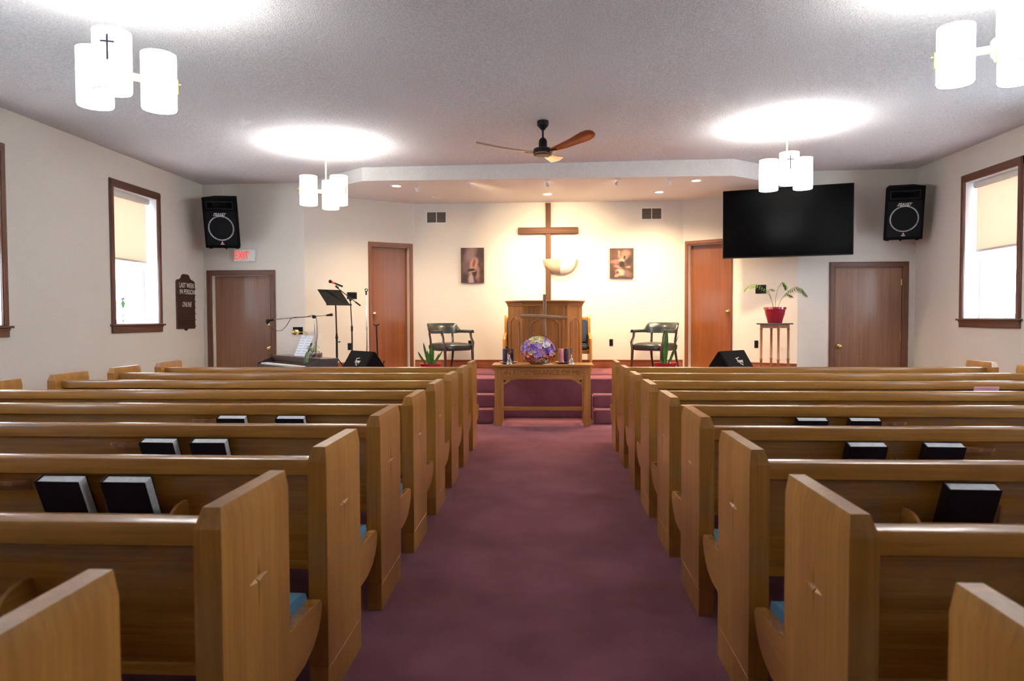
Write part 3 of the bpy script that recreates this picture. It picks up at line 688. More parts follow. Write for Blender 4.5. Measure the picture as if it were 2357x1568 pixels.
# speakers on the wall
def speaker(x, y, z, rz, lab, wire):
    r = thing('loudspeaker', lab, 'speaker', (x, y, z), rz, 'wall loudspeakers'); r.rotation_euler = (R(14), 0, rz)
    W_, H_, D_ = .50, .745, .36
    b = MB(); b.prism([(-W_/2, -D_/2), (W_/2, -D_/2), (W_*.33, D_/2), (-W_*.33, D_/2)], -H_/2, H_/2, 'xy', bev=.008); body = obj('cabinet', b, 'blackmatte', r)
    y0 = -D_/2
    b = MB(); b.box(-.215, .215, y0-.006, y0+.001, -.33, .175, .003); obj('baffle', b, 'grille', r)
    b = MB()
    for a_, c_, d_, e_ in ((-.19, .19, .305, .318), (-.19, .19, .202, .214), (-.19, -.178, .202, .318), (.178, .19, .202, .318)): b.box(a_, c_, y0-.010, y0+.001, d_, e_, .002)
    h = obj('horn_frame', b, 'black', r)
    b = MB()
    for s in (-1, 1): b.poly([(s*.178, y0-.006, .214), (s*.178, y0-.006, .306), (s*.10, y0+.05-.05, .290), (s*.10, y0, .232)])
    b.box(-.10, .10, y0-.002, y0+.001, .232, .290); obj('horn_flare', b, 'screen', h)
    b = MB(); n = 40
    ring = lambda rr, yy: [(rr*math.cos(2*PI*k/n), yy, rr*math.sin(2*PI*k/n)-.075) for k in range(n)]
    b.grid([ring(.185, y0-.006), ring(.185, y0-.014), ring(.168, y0-.014), ring(.168, y0-.006)], True); rg = obj('speaker_ring', b, 'silver', r)
    for k in range(8):
        a = 2*PI*(k+.5)/8; b = MB(); b.cyl((.1765*math.cos(a), y0-.013, .1765*math.sin(a)-.075), (.1765*math.cos(a), y0-.018, .1765*math.sin(a)-.075), .006, n=8); obj('screw', b, 'black', rg)
    b = MB(); cone = lambda rr, yy: [(rr*math.cos(2*PI*k/n), yy, rr*math.sin(2*PI*k/n)-.075) for k in range(n)]
    b.grid([cone(.168, y0-.011), cone(.12, y0-.013), cone(.05, y0-.015), cone(.004, y0-.0155)], True); obj('speaker_cone', b, 'grille', r)
    text('lettering', 'PEAVEY', 'letters', r, .05, T(0, y0-.017, .115) @ FACE, .0012, .45, .185)
    b = MB(); b.poly([(-.10, y0-.0165, .108), (.06, y0-.0165, .108), (.064, y0-.0165, .113), (-.10, y0-.0165, .113)]); obj('logo_underline', b, 'letters', r)
    b = MB(); b.prism([(-.022, -.30), (.022, -.30), (0, -.262)], y0-.011, y0-.006, 'xz'); bd = obj('badge', b, 'redbadge', r)
    b = MB(); b.prism([(-.011, -.297), (.011, -.297), (0, -.276)], y0-.0125, y0-.0105, 'xz'); b.box(-.026, .026, y0-.009, y0-.005, -.318, -.309); obj('badge_mark', b, 'letters', bd)
    for s in (-1, 1): b = MB(); b.box(s*.19-.025, s*.19+.025, -.13, -.08, -H_/2-.018, -H_/2+.002, .004); obj('foot', b, 'black', r)
    b = MB(); b.box(-.03, .03, -.05, .05, -H_/2-.022, -H_/2+.002, .004); b.lathe([(0, -.05), (.012, -.035), (.018, -.02), (.018, 0)], 12, T(0, 0, -H_/2)); b.cyl((0, D_/2-.02, 0), (0, D_/2+.12, .05), .02); obj('wall_bracket', b, 'black', r)
    inv = (T(x, y, z) @ RZ(rz) @ RX(R(14))).inverted()
    b = MB(); b.cyl(inv @ Vector(wire), inv @ Vector((x, y+.05, z+.3)), .0035, n=6); obj('hanging_wire', b, 'white', r)
speaker(-4.89, 10.32, 2.875, R(10), 'black loudspeaker with grey ring mounted above the EXIT sign', (-5.0, 10.45, zc(-5)))
speaker(5.075, 10.32, 2.905, R(-16), 'black loudspeaker with grey ring mounted right of the television', (5.05, 10.45, zc(5)))
# television
tvL, tvR = Vector((2.62, 10.65, 0)), Vector((4.31, 10.10, 0)); dv = tvR-tvL
r = thing('television', 'large black wall television, switched off, angled beside the right-hand door', 'television', ((tvL.x+tvR.x)/2, (tvL.y+tvR.y)/2, 2.79), math.atan2(dv.y, dv.x))
W_ = dv.length; b = MB(); b.box(-W_/2, W_/2, 0, .05, -.505, .505, .006); obj('bezel', b, 'black', r)
b = MB(); b.box(-W_/2+.01, W_/2-.01, -.003, .001, -.49, .495, .001); obj('screen', b, 'screen', r)
b = MB(); b.box(-.3, .3, .05, .09, -.2, .2, .004); b.box(-.03, .03, .08, .46, -.03, .03); b.box(-.12, .12, .44, .47, -.15, .15); obj('wall_mount', b, 'black', r)
# hymn board on the left wall (local x runs along the wall)
r = thing('hymn_board', 'dark wooden board with white letters hung on the left wall', 'board', (XL, 10.13, 1.26), PI/2)
out = [(-.26, 0), (.26, 0), (.265, .70), (.24, .725), (.15, .735), (.115, .76), (.10, .80), (.06, .815), (-.06, .815), (-.10, .80), (-.115, .76), (-.15, .735), (-.24, .725), (-.265, .70)]
b = MB(); b.prism(out, -.018, 0, 'xz', bev=.004); obj('panel', b, 'board', r)
b = MB(); b.prism([(-.06, .002), (.06, .002), (.03, -.018), (0, -.028), (-.03, -.018)], -.016, -.002, 'xz'); obj('drop_finial', b, 'board', r)
for k in range(7): b = MB(); b.box(-.268, .268, -.030, -.016, .035+k*.094, .047+k*.094, .002); obj('ledge', b, 'board', r)
text('lettering', 'LAST WEEK', 'letters', r, .105, T(.02, -.022, .612) @ FACE, .001, 0, .43)
text('lettering', 'IN PERSON', 'letters', r, .105, T(.035, -.022, .518) @ FACE, .001, 0, .43)
text('lettering', 'ONLINE', 'letters', r, .105, T(.02, -.022, .330) @ FACE, .001, .3, .27)

# ------------------------------------------------------------------ pulpit and bench
r = thing('pulpit', 'oak pulpit with angled wings and arched panels on the platform', 'pulpit', (-.052, 10.40, ZP))
def hexa(g): return [(-.335-g*.5, -g), (.335+g*.5, -g), (.565+g, .26-g*.3), (.565+g, .46+g), (-.565-g, .46+g), (-.565-g, .26-g*.3)]
b = MB(); b.prism(hexa(0), .06, 1.045, 'xy'); obj('body', b, 'pulpit', r)
b = MB(); b.prism(hexa(.02), 0, .09, 'xy', bev=.006); obj('plinth', b, 'pulpit_x', r)
b = MB(); b.prism(hexa(.012), 1.03, 1.06, 'xy'); b.prism(hexa(.026), 1.058, 1.085, 'xy', bev=.006); obj('cornice', b, 'pulpit_x', r)
b = MB(); b.prism(hexa(.045), 1.083, 1.112, 'xy', bev=.008); obj('top', b, 'pulpit_x', r)
def arch(x0, x1, z0, zs, rise, n=12):
    pts = [(x0, z0), (x0, zs)]
    for k in range(1, n): 
        t = k/n; pts.append((x0+(x1-x0)*t, zs+rise*math.sin(PI*t)))
    return pts+[(x1, zs), (x1, z0)]
def arch_panel(Mx, x0, x1, z0, zs, rise):
    b = MB(); pts = arch(x0, x1, z0, zs, rise); b.tube([(x, -.003, z) for x, z in pts+[pts[0]]], .011, 6)
    o = obj('panel_moulding', b.move(Mx), 'pulpit', r)
    b = MB(); cx_ = (x0+x1)/2; q = [((x-cx_)*.86+cx_, z0+(z-z0)*.965+.016) for x, z in pts]; b.prism(q, -.010, .002, 'xz', mat=Mx, bev=.004); obj('raised_panel', b, 'pulpit', o)
wing = math.atan2(.26, .23); wl = math.hypot(.26, .23)
arch_panel(T(0, 0, 0), -.215, .215, .14, .76, .10)
arch_panel(T(.335, 0, 0) @ RZ(wing), .075, wl-.075, .14, .78, .075)
arch_panel(T(-.335, 0, 0) @ RZ(PI-wing) @ RZ(PI) @ T(-wl, 0, 0), .075, wl-.075, .14, .78, .075)
for s in (-1, 1):
    b = MB(); b.box(s*.275-.018, s*.275+.018, -.014, .002, .10, 1.03, .004); obj('pilaster', b, 'pulpit', r)
r = thing('pulpit_bench', 'wooden bench with slate blue upholstery hidden behind the pulpit', 'bench', (-.018, 11.27, ZP))
M['bench'] = wood('orange_oak', (.36, .14, .02), (.58, .27, .05), 'z', .36, .3)
for s in (-1, 1):
    b = MB(); b.prism([(-.30, 0), (.26, 0), (.26, .86), (.235, .893), (.19, .893), (.155, .84), (.13, .60), (-.24, .56), (-.30, .52)], s*.683-.022, s*.683+.022, 'yz', bev=.004); obj('end_panel', b, 'bench', r)
b = MB(); b.box(-.66, .66, .17, .20, .30, .86, .004); obj('back', b, 'bench', r)
b = MB(); b.box(-.655, .655, .10, .17, .44, .82, .02, seg=2); obj('back_cushion', b, 'blue', r)
b = MB(); b.box(-.66, .66, -.26, .17, .28, .34, .006); obj('seat', b, 'bench', r)
b = MB(); b.box(-.655, .655, -.27, .11, .335, .43, .03, seg=3); obj('seat_cushion', b, 'blue', r)

# ------------------------------------------------------------------ communion table and what stands on it
TX, TY, TZ = -.077, 8.97, .80
r = thing('communion_table', 'oak communion table with carved lettering in front of the platform', 'table', (TX, TY, 0))
b = MB(); b.box(-.66, .66, -.035, .42, .772, TZ, .005); obj('tabletop', b, 'table', r)
for s in (-1, 1):
    for y0 in (.0, .33):
        b = MB(); b.box(s*.575-.045, s*.575+.045, y0, y0+.07, 0, .773, .003); obj('leg', b, 'table_z', r)
    b = MB(); b.box(s*.575-.02, s*.575+.02, .07, .33, .205, .255, .003); obj('side_stretcher', b, 'table_z', r)
    b = MB(); b.box(s*.575-.015, s*.575+.015, .07, .33, .64, .772); obj('side_apron', b, 'table_z', r)
ap = MB(); ap.box(-.53, .53, .006, .03, .622, .772, .002); ap = obj('front_apron', ap, 'table', r)
text('lettering', 'IN REMEMBRANCE OF ME', 'carved', ap, .092, T(0, .0045, .668) @ FACE, .0018, 0, .98)
b = MB(); b.box(-.53, .53, .34, .36, .64, .772, .002); obj('rear_apron', b, 'table', r)
b = MB(); b.box(-.53, .53, .02, .05, .20, .25, .003); obj('front_stretcher', b, 'table', r)
b = MB(); b.box(-.53, .53, .01, .034, .610, .626, .003); obj('apron_bead', b, 'table', r)
for s in (-1, 1):
    pts = [(.53, .612), (.35, .612), (.375, .604)] + [(.375+.07*math.sin(t*PI/10), .53+.07*math.cos(t*PI/10)+.004) for t in range(1, 4)] + [(.445, .572), (.455, .56), (.47, .553)] + [(.47+.04*math.sin(t*PI/10), .51+.043*math.cos(t*PI/10)) for t in range(1, 5)] + [(.515, .48), (.53, .45)]
    b = MB(); b.prism([(s*x, z) for x, z in pts], .008, .026, 'xz'); br = obj('corner_bracket', b, 'table', r)
    b = MB(); b.cyl((s*.492, .0065, .588), (s*.492, .009, .588), .0135, n=16); obj('round_inlay', b, 'black', br)
# driftwood cross
r = thing('driftwood_cross', 'rough driftwood cross standing on the communion table behind the flowers', 'cross', (-.055, 9.29, TZ+.002))
b = MB(); b.tube([(.0, 0, 0), (.012, 0, .15), (-.002, .004, .32), (.008, 0, .44), (-.004, 0, .56), (.004, .003, .63), (.006, 0, .76), (.008, 0, .915)], [.030, .027, .029, .024, .029, .026, .024, .025], 9); obj('upright', b, 'drift', r)
b = MB(); b.tube([(-.315, -.03, .625), (-.2, -.032, .628), (-.05, -.03, .622), (.08, -.03, .615), (.2, -.032, .606), (.305, -.03, .600)], [.021, .024, .026, .024, .022, .020], 9); obj('crossbar', b, 'drift_x', r)
b = MB(); b.box(-.07, .07, -.06, .06, 0, .025, .004); obj('foot', b, 'drift_x', r)
# dishes, candles, glass crosses
for x, y, rr, lab in ((-.527, 9.165, .125, 'shallow pewter dish under the two purple candles'), (.195, 9.165, .115, 'shallow pewter dish under the pink and purple candles')):
    b = MB(); b.lathe([(0, .0), (rr*.55, .0), (rr*.9, .014), (rr, .024), (rr, .027), (rr*.88, .018), (rr*.5, .006), (0, .006)], 32); o = obj('candle_dish', b, 'dish', loc=(x, y, TZ)); tag(o, lab, 'dish', 'candle dishes')
for x, y, mt, lab in ((-.572, 9.15, 'purple', 'purple pillar candle, outer one of the left pair'), (-.493, 9.18, 'purple', 'purple pillar candle behind the left glass cross'), (.166, 9.15, 'pink', 'pink pillar candle beside the flower basket'), (.236, 9.18, 'purple', 'purple pillar candle between the pink candle and the right glass cross')):
    r = thing('candle', lab, 'candle', (x, y, TZ+.006), 0, 'pillar candles')
    b = MB(); b.lathe([(0, 0), (.032, 0), (.033, .004), (.033, .186), (.029, .192), (.02, .188), (0, .186)], 24); obj('wax', b, mt, r)
    b = MB(); b.cyl((0, 0, .185), (.001, 0, .198), .0015, n=6); obj('wick', b, 'black', r)
def glass_cross(x, y, lab):
    r = thing('glass_cross', lab, 'ornament', (x, y, TZ), 0, 'crystal cross ornaments')
    b = MB(); b.lathe([(0, 0), (.047, 0), (.047, .012), (.038, .045), (.016, .085), (.009, .10), (.008, .13), (0, .13)], 12); obj('base', b, 'crystal', r)
    b = MB(); cz = .168
    def flare(a):
        pts = [(-.008, 0), (-.019, .042), (.019, .042), (.008, 0)]; ca, sa = math.cos(a), math.sin(a)
        b.prism([(ca*x_-sa*z_, sa*x_+ca*z_+cz) for x_, z_ in pts], -.008, .008, 'xz')
    for a in (0, PI/2, PI, -PI/2): flare(a)
    obj('flared_cross', b, 'crystal', r)
glass_cross(-.503, 8.985, 'clear glass cross ornament in front of the two purple candles'); glass_cross(.297, 8.985, 'clear glass cross ornament at the right end of the communion table')
b = MB(); b.box(-.065, .065, -.05, .05, 0, .004, .001); o = obj('paper_card', b, 'paper', loc=(-.01, 9.02, TZ)); tag(o, 'small white paper lying beside the flower basket', 'paper')
# flower basket
r = thing('flower_basket', 'wicker basket full of pink, purple and yellow flowers', 'flower basket', (-.135, 9.08, TZ))
b = MB(); rows = []
for rr, z in ((.06, 0), (.10, .005), (.16, .045), (.19, .085), (.196, .095)): rows.append([(rr*math.cos(2*PI*k/28)*1.02, rr*.62*math.sin(2*PI*k/28), z) for k in range(28)])
b.grid(rows, True); b.grid([[(x*.97, y*.97, z+.003) for x, y, z in row] for row in rows], True); obj('bowl', b, 'wicker', r)
for ph in (0, 2.1):
    b = MB(); b.tube([(-.18*math.cos(PI*t/16)*1.0 + .008*math.sin(t*1.3+ph), .008*math.cos(t*1.3+ph), .09+.315*math.sin(PI*t/16)**.8 + .01*math.sin(t*.9+ph)) for t in range(17)], .007, 6); obj('handle', b, 'wicker', r)
cols = {'lilac': (.62, .38, .80), 'violet': (.20, .07, .50), 'pinkf': (.92, .42, .58), 'blush': (.95, .66, .56), 'yellow': (.95, .88, .42), 'redf': (.70, .02, .06), 'coral': (.92, .32, .20), 'whitef': (.90, .90, .96), 'mauve': (.80, .45, .78), 'peri': (.45, .38, .88)}
FM = {}
for k_, c_ in cols.items():
    M['petal_'+k_] = plain('petal_'+k_, c_, .6, vary=.25, scale=60)
    for st in (0, 1):
        b = MB(); npet = 6 if st else 9
        for ring_, (rr, lift, wd) in enumerate(((.038, .006, .017), (.026, .018, .013)) if not st else ((.040, .012, .022),)):
            for j in range(npet):
                a = 2*PI*(j+.5*ring_)/npet; ca, sa = math.cos(a), math.sin(a)
                def P(u, v, z): return (ca*u-sa*v, sa*u+ca*v, z)
                b.bm.faces.new([b.bm.verts.new(P(*q)) for q in ((.003, 0, .004), (rr*.6, -wd*.7, lift*.6), (rr, -wd*.4, lift), (rr*1.06, 0, lift*1.3), (rr, wd*.4, lift), (rr*.6, wd*.7, lift*.6))])
        b.ball((0, 0, .010), .009, (1, 1, .8), 8, 4)
        o = obj('blossom', b, 'petal_'+k_); FM[(k_, st)] = o.data; bpy.data.objects.remove(o)
random.seed(11)
def zone(u, v):
    if v < .30: return random.choice(['redf', 'redf', 'coral', 'yellow', 'pinkf', 'blush'])
    if v > .78 and abs(u) < .45: return random.choice(['yellow', 'yellow', 'whitef', 'lilac'])
    if v > .7: return random.choice(['whitef', 'pinkf', 'lilac', 'peri', 'blush'])
    return random.choice(['lilac', 'mauve', 'peri', 'pinkf', 'violet', 'blush', 'mauve', 'lilac', 'coral', 'yellow'])
spots = []
for j in range(3000):
    th = random.uniform(PI*.02, PI*1.98); el = random.uniform(-.85, 1.45)
    n_ = Vector((math.cos(th)*math.cos(el), math.sin(th)*math.cos(el), math.sin(el)))
    if n_.y > .55: continue
    p = Vector((n_.x*.205, n_.y*.13, .175+n_.z*.165))
    if p.z < .035: continue
    if all((p-q).length > .043 for q, _ in spots): spots.append((p, n_))
    if len(spots) >= 95: break
for p, n_ in spots:
    k_ = zone(p.x/.2, (p.z-.03)/.30); o = bpy.data.objects.new('blossom', FM[(k_, random.randint(0, 1))]); C.objects.link(o); o.parent = r; o.location = p
    o.rotation_mode = 'QUATERNION'; o.rotation_quaternion = n_.to_track_quat('Z', 'Y'); s = random.uniform(.85, 1.15); o.scale = (s, s, s*1.2)
b = MB(); b.ball((0, 0, .165), .15, (1.25, .72, .95), 16, 10); o = obj('leafy_core', b, 'leaf', r)
for p0, d0 in (((.19, -.03, .15), (.07, -.01, .03)), ((.20, -.02, .13), (.02, -.03, -.04)), ((-.16, -.03, .24), (-.05, 0, .02)), ((.08, -.12, .075), (.05, -.02, .0)), ((-.05, -.13, .06), (-.03, -.02, .01))):
    p0, d0 = Vector(p0), Vector(d0); sd = d0.cross(Vector((0, 1, .2))).normalized()*.016
    b = MB(); b.poly([p0, p0+d0*.5+sd, p0+d0, p0+d0*.5-sd]); b.poly([p0+Vector((0, .003, 0)), p0+d0*.5+sd+Vector((0, .003, 0)), p0+d0+Vector((0, .003, 0)), p0+d0*.5-sd+Vector((0, .003, 0))]); obj('leaf', b, 'leaf', r)

# ------------------------------------------------------------------ platform chairs
def armchair(x, y, rz, lab):
    r = thing('armchair', lab, 'armchair', (x, y, ZP), rz, 'green leather platform armchairs')
    b = MB(); n = 34
    def section(t):
        s = abs(t); a = R(270-t*112)                 # t -1..1, 0 = middle of the back (local +y is the back)
        ex, ey = .305, .285
        px_, py_ = -ex*math.cos(a)*1.0, -ey*math.sin(a)
        if s > .72: py_ = py_ - (s-.72)*.55; px_ = math.copysign(max(abs(px_), .275), px_)
        k = min(1, max(0, (s-.42)/.22)); k = k*k*(3-2*k)
        top = .765*(1-k)+.655*k; bot = .60+.012*k; lean = .045*(1-k)
        d_ = Vector((px_, py_, 0)).normalized()
        th = .022
        return [Vector((px_, py_, bot))-d_*th, Vector((px_, py_, (bot+top)/2))-d_*(th-lean*.5+.006), Vector((px_, py_, top))+d_*(lean-th*.8), Vector((px_, py_, top+.006))+d_*lean, Vector((px_, py_, top))+d_*(lean+th*.7), Vector((px_, py_, (bot+top)/2))+d_*(th+lean*.5), Vector((px_, py_, bot))+d_*th]
    rows = [section(-1+2*k/n) for k in range(n+1)]
    b.grid(rows, True); b.poly(rows[0]); b.poly(rows[-1]); obj('back_and_arms', b, 'leather', r, 50)
    b = MB(); rows = []
    def rr_(z, g, nseg=28):
        o_2 = []
        for k in range(nseg):
            a = 2*PI*k/nseg; c_, s_ = math.cos(a), math.sin(a); e = .42
            o_2.append((math.copysign(abs(c_)**e, c_)*(.285-g), -.03+math.copysign(abs(s_)**e, s_)*(.275-g), z))
        return o_2
    rows = [rr_(.345, .02), rr_(.35, 0), rr_(.405, -.006), rr_(.435, .01), rr_(.452, .06), rr_(.462, .14), rr_(.464, .27)]
    b.grid(rows, True); b.poly(rows[0]); obj('seat_cushion', b, 'leather', r, 50)
    b = MB(); b.grid([rr_(.335, .012), rr_(.352, .004), rr_(.352, .02), rr_(.335, .025)], True); obj('seat_rail', b, 'chairwood', r)
    for s in (-1, 1):
        b = MB(); b.tube([(s*.268, -.30, 0), (s*.262, -.285, .20), (s*.262, -.275, .36), (s*.285, -.265, .46), (s*.268, -.235, .54), (s*.275, -.21, .615)], [.014, .021, .024, .023, .019, .022], 8); obj('front_leg', b, 'chairwood', r)
        b = MB(); b.tube([(s*.235, .30, 0), (s*.225, .235, .2), (s*.215, .20, .36), (s*.215, .215, .50), (s*.225, .235, .62)], [.013, .018, .022, .018, .018], 8); obj('rear_leg', b, 'chairwood', r)
armchair(-1.60, 11.13, R(42), 'green leather armchair left of the pulpit, turned towards the aisle')
armchair(1.70, 11.08, R(-40), 'green leather armchair right of the pulpit, behind the tall-leaved plant')
# snake plants
def blade_leaf(parent, base, tip, w_, bow, mt='leaf', n=8):
    base, tip, bow = Vector(base), Vector(tip), Vector(bow); ax = tip-base
    sd = ax.cross(Vector((.15, 1, 0))).normalized(); mb = MB(); ra, rb = [], []
    for k in range(n+1):
        t = k/n; c = base+ax*t+bow*math.sin(PI*t*.5)**2; ww = w_*min(1, .55+t*1.2)*(1-t**4)**.6+.001
        dp = sd.cross(ax).normalized()*.006
        ra.append([c-sd*ww, c+dp, c+sd*ww]); rb.append([c-sd*ww, c+dp-ax.normalized().cross(sd)*.004, c+sd*ww])
    mb.grid(ra); mb.grid(rb); return obj('leaf', mb, mt, parent)
def red_pot(r, rad, h):
    b = MB(); b.lathe([(0, 0), (rad*.72, 0), (rad*.93, h*.72), (rad*.93, h*.8), (rad*1.04, h*.82), (rad*1.05, h), (rad*.97, h), (rad*.9, h*.85), (rad*.88, h*.84)], 28); obj('pot', b, 'red', r)
    b = MB(); b.lathe([(rad*.9, h*.84), (rad*.5, h*.87), (0, h*.88)], 20); obj('soil', b, 'soil', r)
r = thing('potted_plant', 'low red pot of upright green leaves beside the left armchair', 'plant', (-1.735, 10.12, ZP), 0, 'sword-leaved plants in red pots'); red_pot(r, .148, .185)
for (bx, by), tip, w_, bow in (((-.02, 0), (-.09, .0, .49), .020, (-.01, 0, 0)), ((-.06, 0), (-.145, -.02, .36), .017, (-.03, 0, 0)), ((.02, .02), (.01, .03, .46), .025, (0, 0, 0)), ((.0, -.02), (-.04, -.02, .38), .016, (0, 0, 0)), ((.05, 0), (.19, .0, .44), .012, (.0, 0, -.05)), ((.04, -.02), (.14, -.03, .37), .010, (0, 0, -.03)), ((-.03, .02), (-.05, .05, .30), .014, (0, 0, 0)), ((.03, .0), (.05, .0, .40), .018, (0, 0, 0))): blade_leaf(r, (bx, by, .15), tip, w_, bow)
r = thing('potted_plant', 'red pot with one tall dark green leaf before the right armchair', 'plant', (1.663, 9.98, ZP), 0, 'sword-leaved plants in red pots'); red_pot(r, .156, .205)
for (bx, by), tip, w_, bow in (((-.005, 0), (.015, .0, .69), .034, (0, 0, 0)), ((.04, 0), (.245, -.02, .60), .007, (-.06, 0, .0)), ((.04, .01), (.20, .02, .44), .007, (-.03, 0, 0)), ((.03, -.02), (.10, -.03, .38), .010, (0, 0, 0)), ((-.05, 0), (-.075, 0, .29), .012, (0, 0, 0)), ((-.02, .02), (-.03, .02, .36), .018, (0, 0, 0))): blade_leaf(r, (bx, by, .17), tip, w_, bow)
# plant stand with palm
r = thing('plant_stand', 'slim cane-legged plant stand with dark stone top', 'plant stand', (3.29, 10.30, ZP), R(42))
b = MB(); b.box(-.185, .185, -.185, .185, .742, .760, .004); obj('stone_top', b, 'granite', r)
b = MB()
for s in (-1, 1): b.box(-.135, .135, s*.135-.009, s*.135+.009, .69, .742, .002); b.box(s*.135-.009, s*.135+.009, -.135, .135, .69, .742, .002)
obj('apron', b, 'cane', r)
for sx in (-1, 1):
    for sy in (-1, 1):
        b = MB(); x, y = sx*.135, sy*.135
        b.lathe([(0, 0), (.017, 0), (.017, .225), (.021, .232), (.021, .246), (.017, .253), (.017, .66), (.021, .667), (.021, .68), (.017, .688), (.017, .742), (0, .742)], 12, T(x, y, 0)); obj('leg', b, 'cane', r)
r = thing('potted_palm', 'small parlour palm in a glossy red pot on the plant stand', 'plant', (3.29, 10.30, ZP+.760))
b = MB(); h, rad = .232, .157
b.lathe([(0, 0), (rad*.60, 0), (rad*.64, .01), (rad*.80, h*.45), (rad*.84, h*.5), (rad*.92, h*.82), (rad*1.0, h*.86), (rad*1.0, h), (rad*.95, h), (rad*.88, h*.86)], 32); obj('pot', b, 'red', r)
b = MB(); b.lathe([(rad*.9, h*.88), (0, h*.9)], 20); obj('soil', b, 'soil', r)
def frond(pts, n, lw, droop):
    pts = [Vector(p) for p in pts]
    def at(t):
        k = min(len(pts)-2, int(t*(len(pts)-1))); f = t*(len(pts)-1)-k; return pts[k].lerp(pts[k+1], f)
    b = MB(); b.tube([at(t/14) for t in range(15)], [.0035-.0022*t/14 for t in range(15)], 5); st = obj('stem', b, 'palm', r)
    b = MB()
    for i in range(n):
        t = .36+.64*(i/(n-1)); p = at(t); d = (at(min(1, t+.03))-at(t-.03)).normalized(); L_ = lw*(1-.5*abs((t-.68)/.32)**1.5)
        sd = d.cross(Vector((0, 0, 1)))
        if sd.length < .1: sd = Vector((1, 0, 0))
        sd.normalize()
        for s in (-1, 1):
            e = (d*.55+sd*s*.75+Vector((0, 0, -droop))).normalized(); q = e.cross(Vector((0, 0, 1)))
            q = q.normalized()*.0065; up_ = Vector((0, 0, .002))
            b.poly([p, p+e*L_*.4+q, p+e*L_, p+e*L_*.4-q]); b.poly([p+up_, p+e*L_*.4+q+up_, p+e*L_, p+e*L_*.4-q+up_])
    o = obj('leaflets', b, 'palm', st); o['kind'] = 'stuff'
frond([(-.02, 0, .2), (-.05, -.01, .33), (-.12, -.02, .47), (-.25, -.03, .56), (-.36, -.04, .565), (-.43, -.04, .50)], 14, .14, .75)
frond([(0, 0, .2), (.01, .01, .36), (.05, .02, .52), (.10, .02, .60), (.14, .02, .575), (.16, .02, .52)], 12, .13, .6)
frond([(.03, 0, .2), (.08, -.01, .34), (.17, -.02, .46), (.28, -.02, .53), (.37, -.03, .50), (.43, -.03, .42)], 14, .15, .8)
frond([(-.01, .01, .2), (-.04, .02, .33), (-.07, .03, .43), (-.09, .03, .47), (-.06, .03, .50), (-.02, .03, .49)], 9, .11, .4)
frond([(.03, -.01, .2), (.06, -.02, .3), (.10, -.03, .38), (.15, -.03, .42), (.19, -.03, .415), (.22, -.03, .40)], 9, .11, .5)

# ------------------------------------------------------------------ stage gear
def wedge(x, y, rz, lab):
    r = thing('floor_monitor', lab, 'speaker', (x, y, ZP), rz, 'wedge floor monitors')
    prof = [(-.22, 0), (.24, 0), (.24, .10), (.05, .365), (.02, .375)]
    b = MB(); b.prism(prof, -.31, .31, 'yz', bev=.006); obj('cabinet', b, 'blackmatte', r)
    an = math.atan2(.375, .24); Mx = T(0, -.22, 0) @ RX(an) 
    b = MB(); b.box(-.29, .29, .02, .425, .0, .006, .002, mat=Mx); obj('grille', b, 'grille', r)
    for j, (bx0, bx1, by) in enumerate(((-.085, .02, .215), )):
        text('lettering', 'Peavey', 'letters', r, .085, Mx @ T(.04, .24, .008), .0012, .25, .14)
        b = MB(); b.prism([(-.045, .315), (.065, .328), (.03, .312), (-.03, .306)], .007, .009, 'xy', mat=Mx); b.prism([(.02, .235), (.075, .20), (.06, .195), (.012, .225)], .007, .009, 'xy', mat=Mx); obj('logo_stroke', b, 'letters', r)
    b = MB(); b.box(-.314, -.308, -.05, .08, .10, .16, .003); obj('side_handle', b, 'black', r)
wedge(-2.74, 10.04, R(-43), 'black wedge floor monitor near the music stand')
wedge(2.63, 10.04, R(43), 'black wedge floor monitor beside the plant stand')
def tripod(r, rad, h, mt='black'):
    for k in range(3):
        a = 2*PI*k/3+.5; b = MB(); b.tube([(0, 0, h), (rad*.75*math.cos(a), rad*.75*math.sin(a), h*.25+.02), (rad*math.cos(a), rad*math.sin(a), .008)], .010, 6); obj('leg', b, mt, r)
r = thing('music_stand', 'black music stand with tilted desk on the platform', 'music stand', (-3.18, 10.30, ZP))
tripod(r, .17, .26)
b = MB(); b.cyl((0, 0, .12), (0, 0, .62), .016); b.cyl((0, 0, .55), (0, 0, .58), .021); b.cyl((0, 0, .58), (-.01, 0, 1.06), .011); obj('post', b, 'black', r)
b = MB(); b.cyl((.0, -.01, .50), (.045, -.02, .50), .006, n=8); b.ball((.05, -.02, .50), .012, n=8, m_=6); obj('clamp_knob', b, 'black', r)
b = MB(); b.prism([(-.20, 0), (.20, 0), (.20, .34), (-.20, .34)], 0, .008, 'xy', mat=T(.03, 0, 1.06) @ RZ(R(50)) @ RX(R(42)), bev=.003); obj('desk', b, 'grille', r)
b = MB(); b.box(-.205, .205, -.055, .004, -.012, .012, .004, mat=T(.03, 0, 1.06) @ RZ(R(50))); obj('ledge', b, 'black', r)
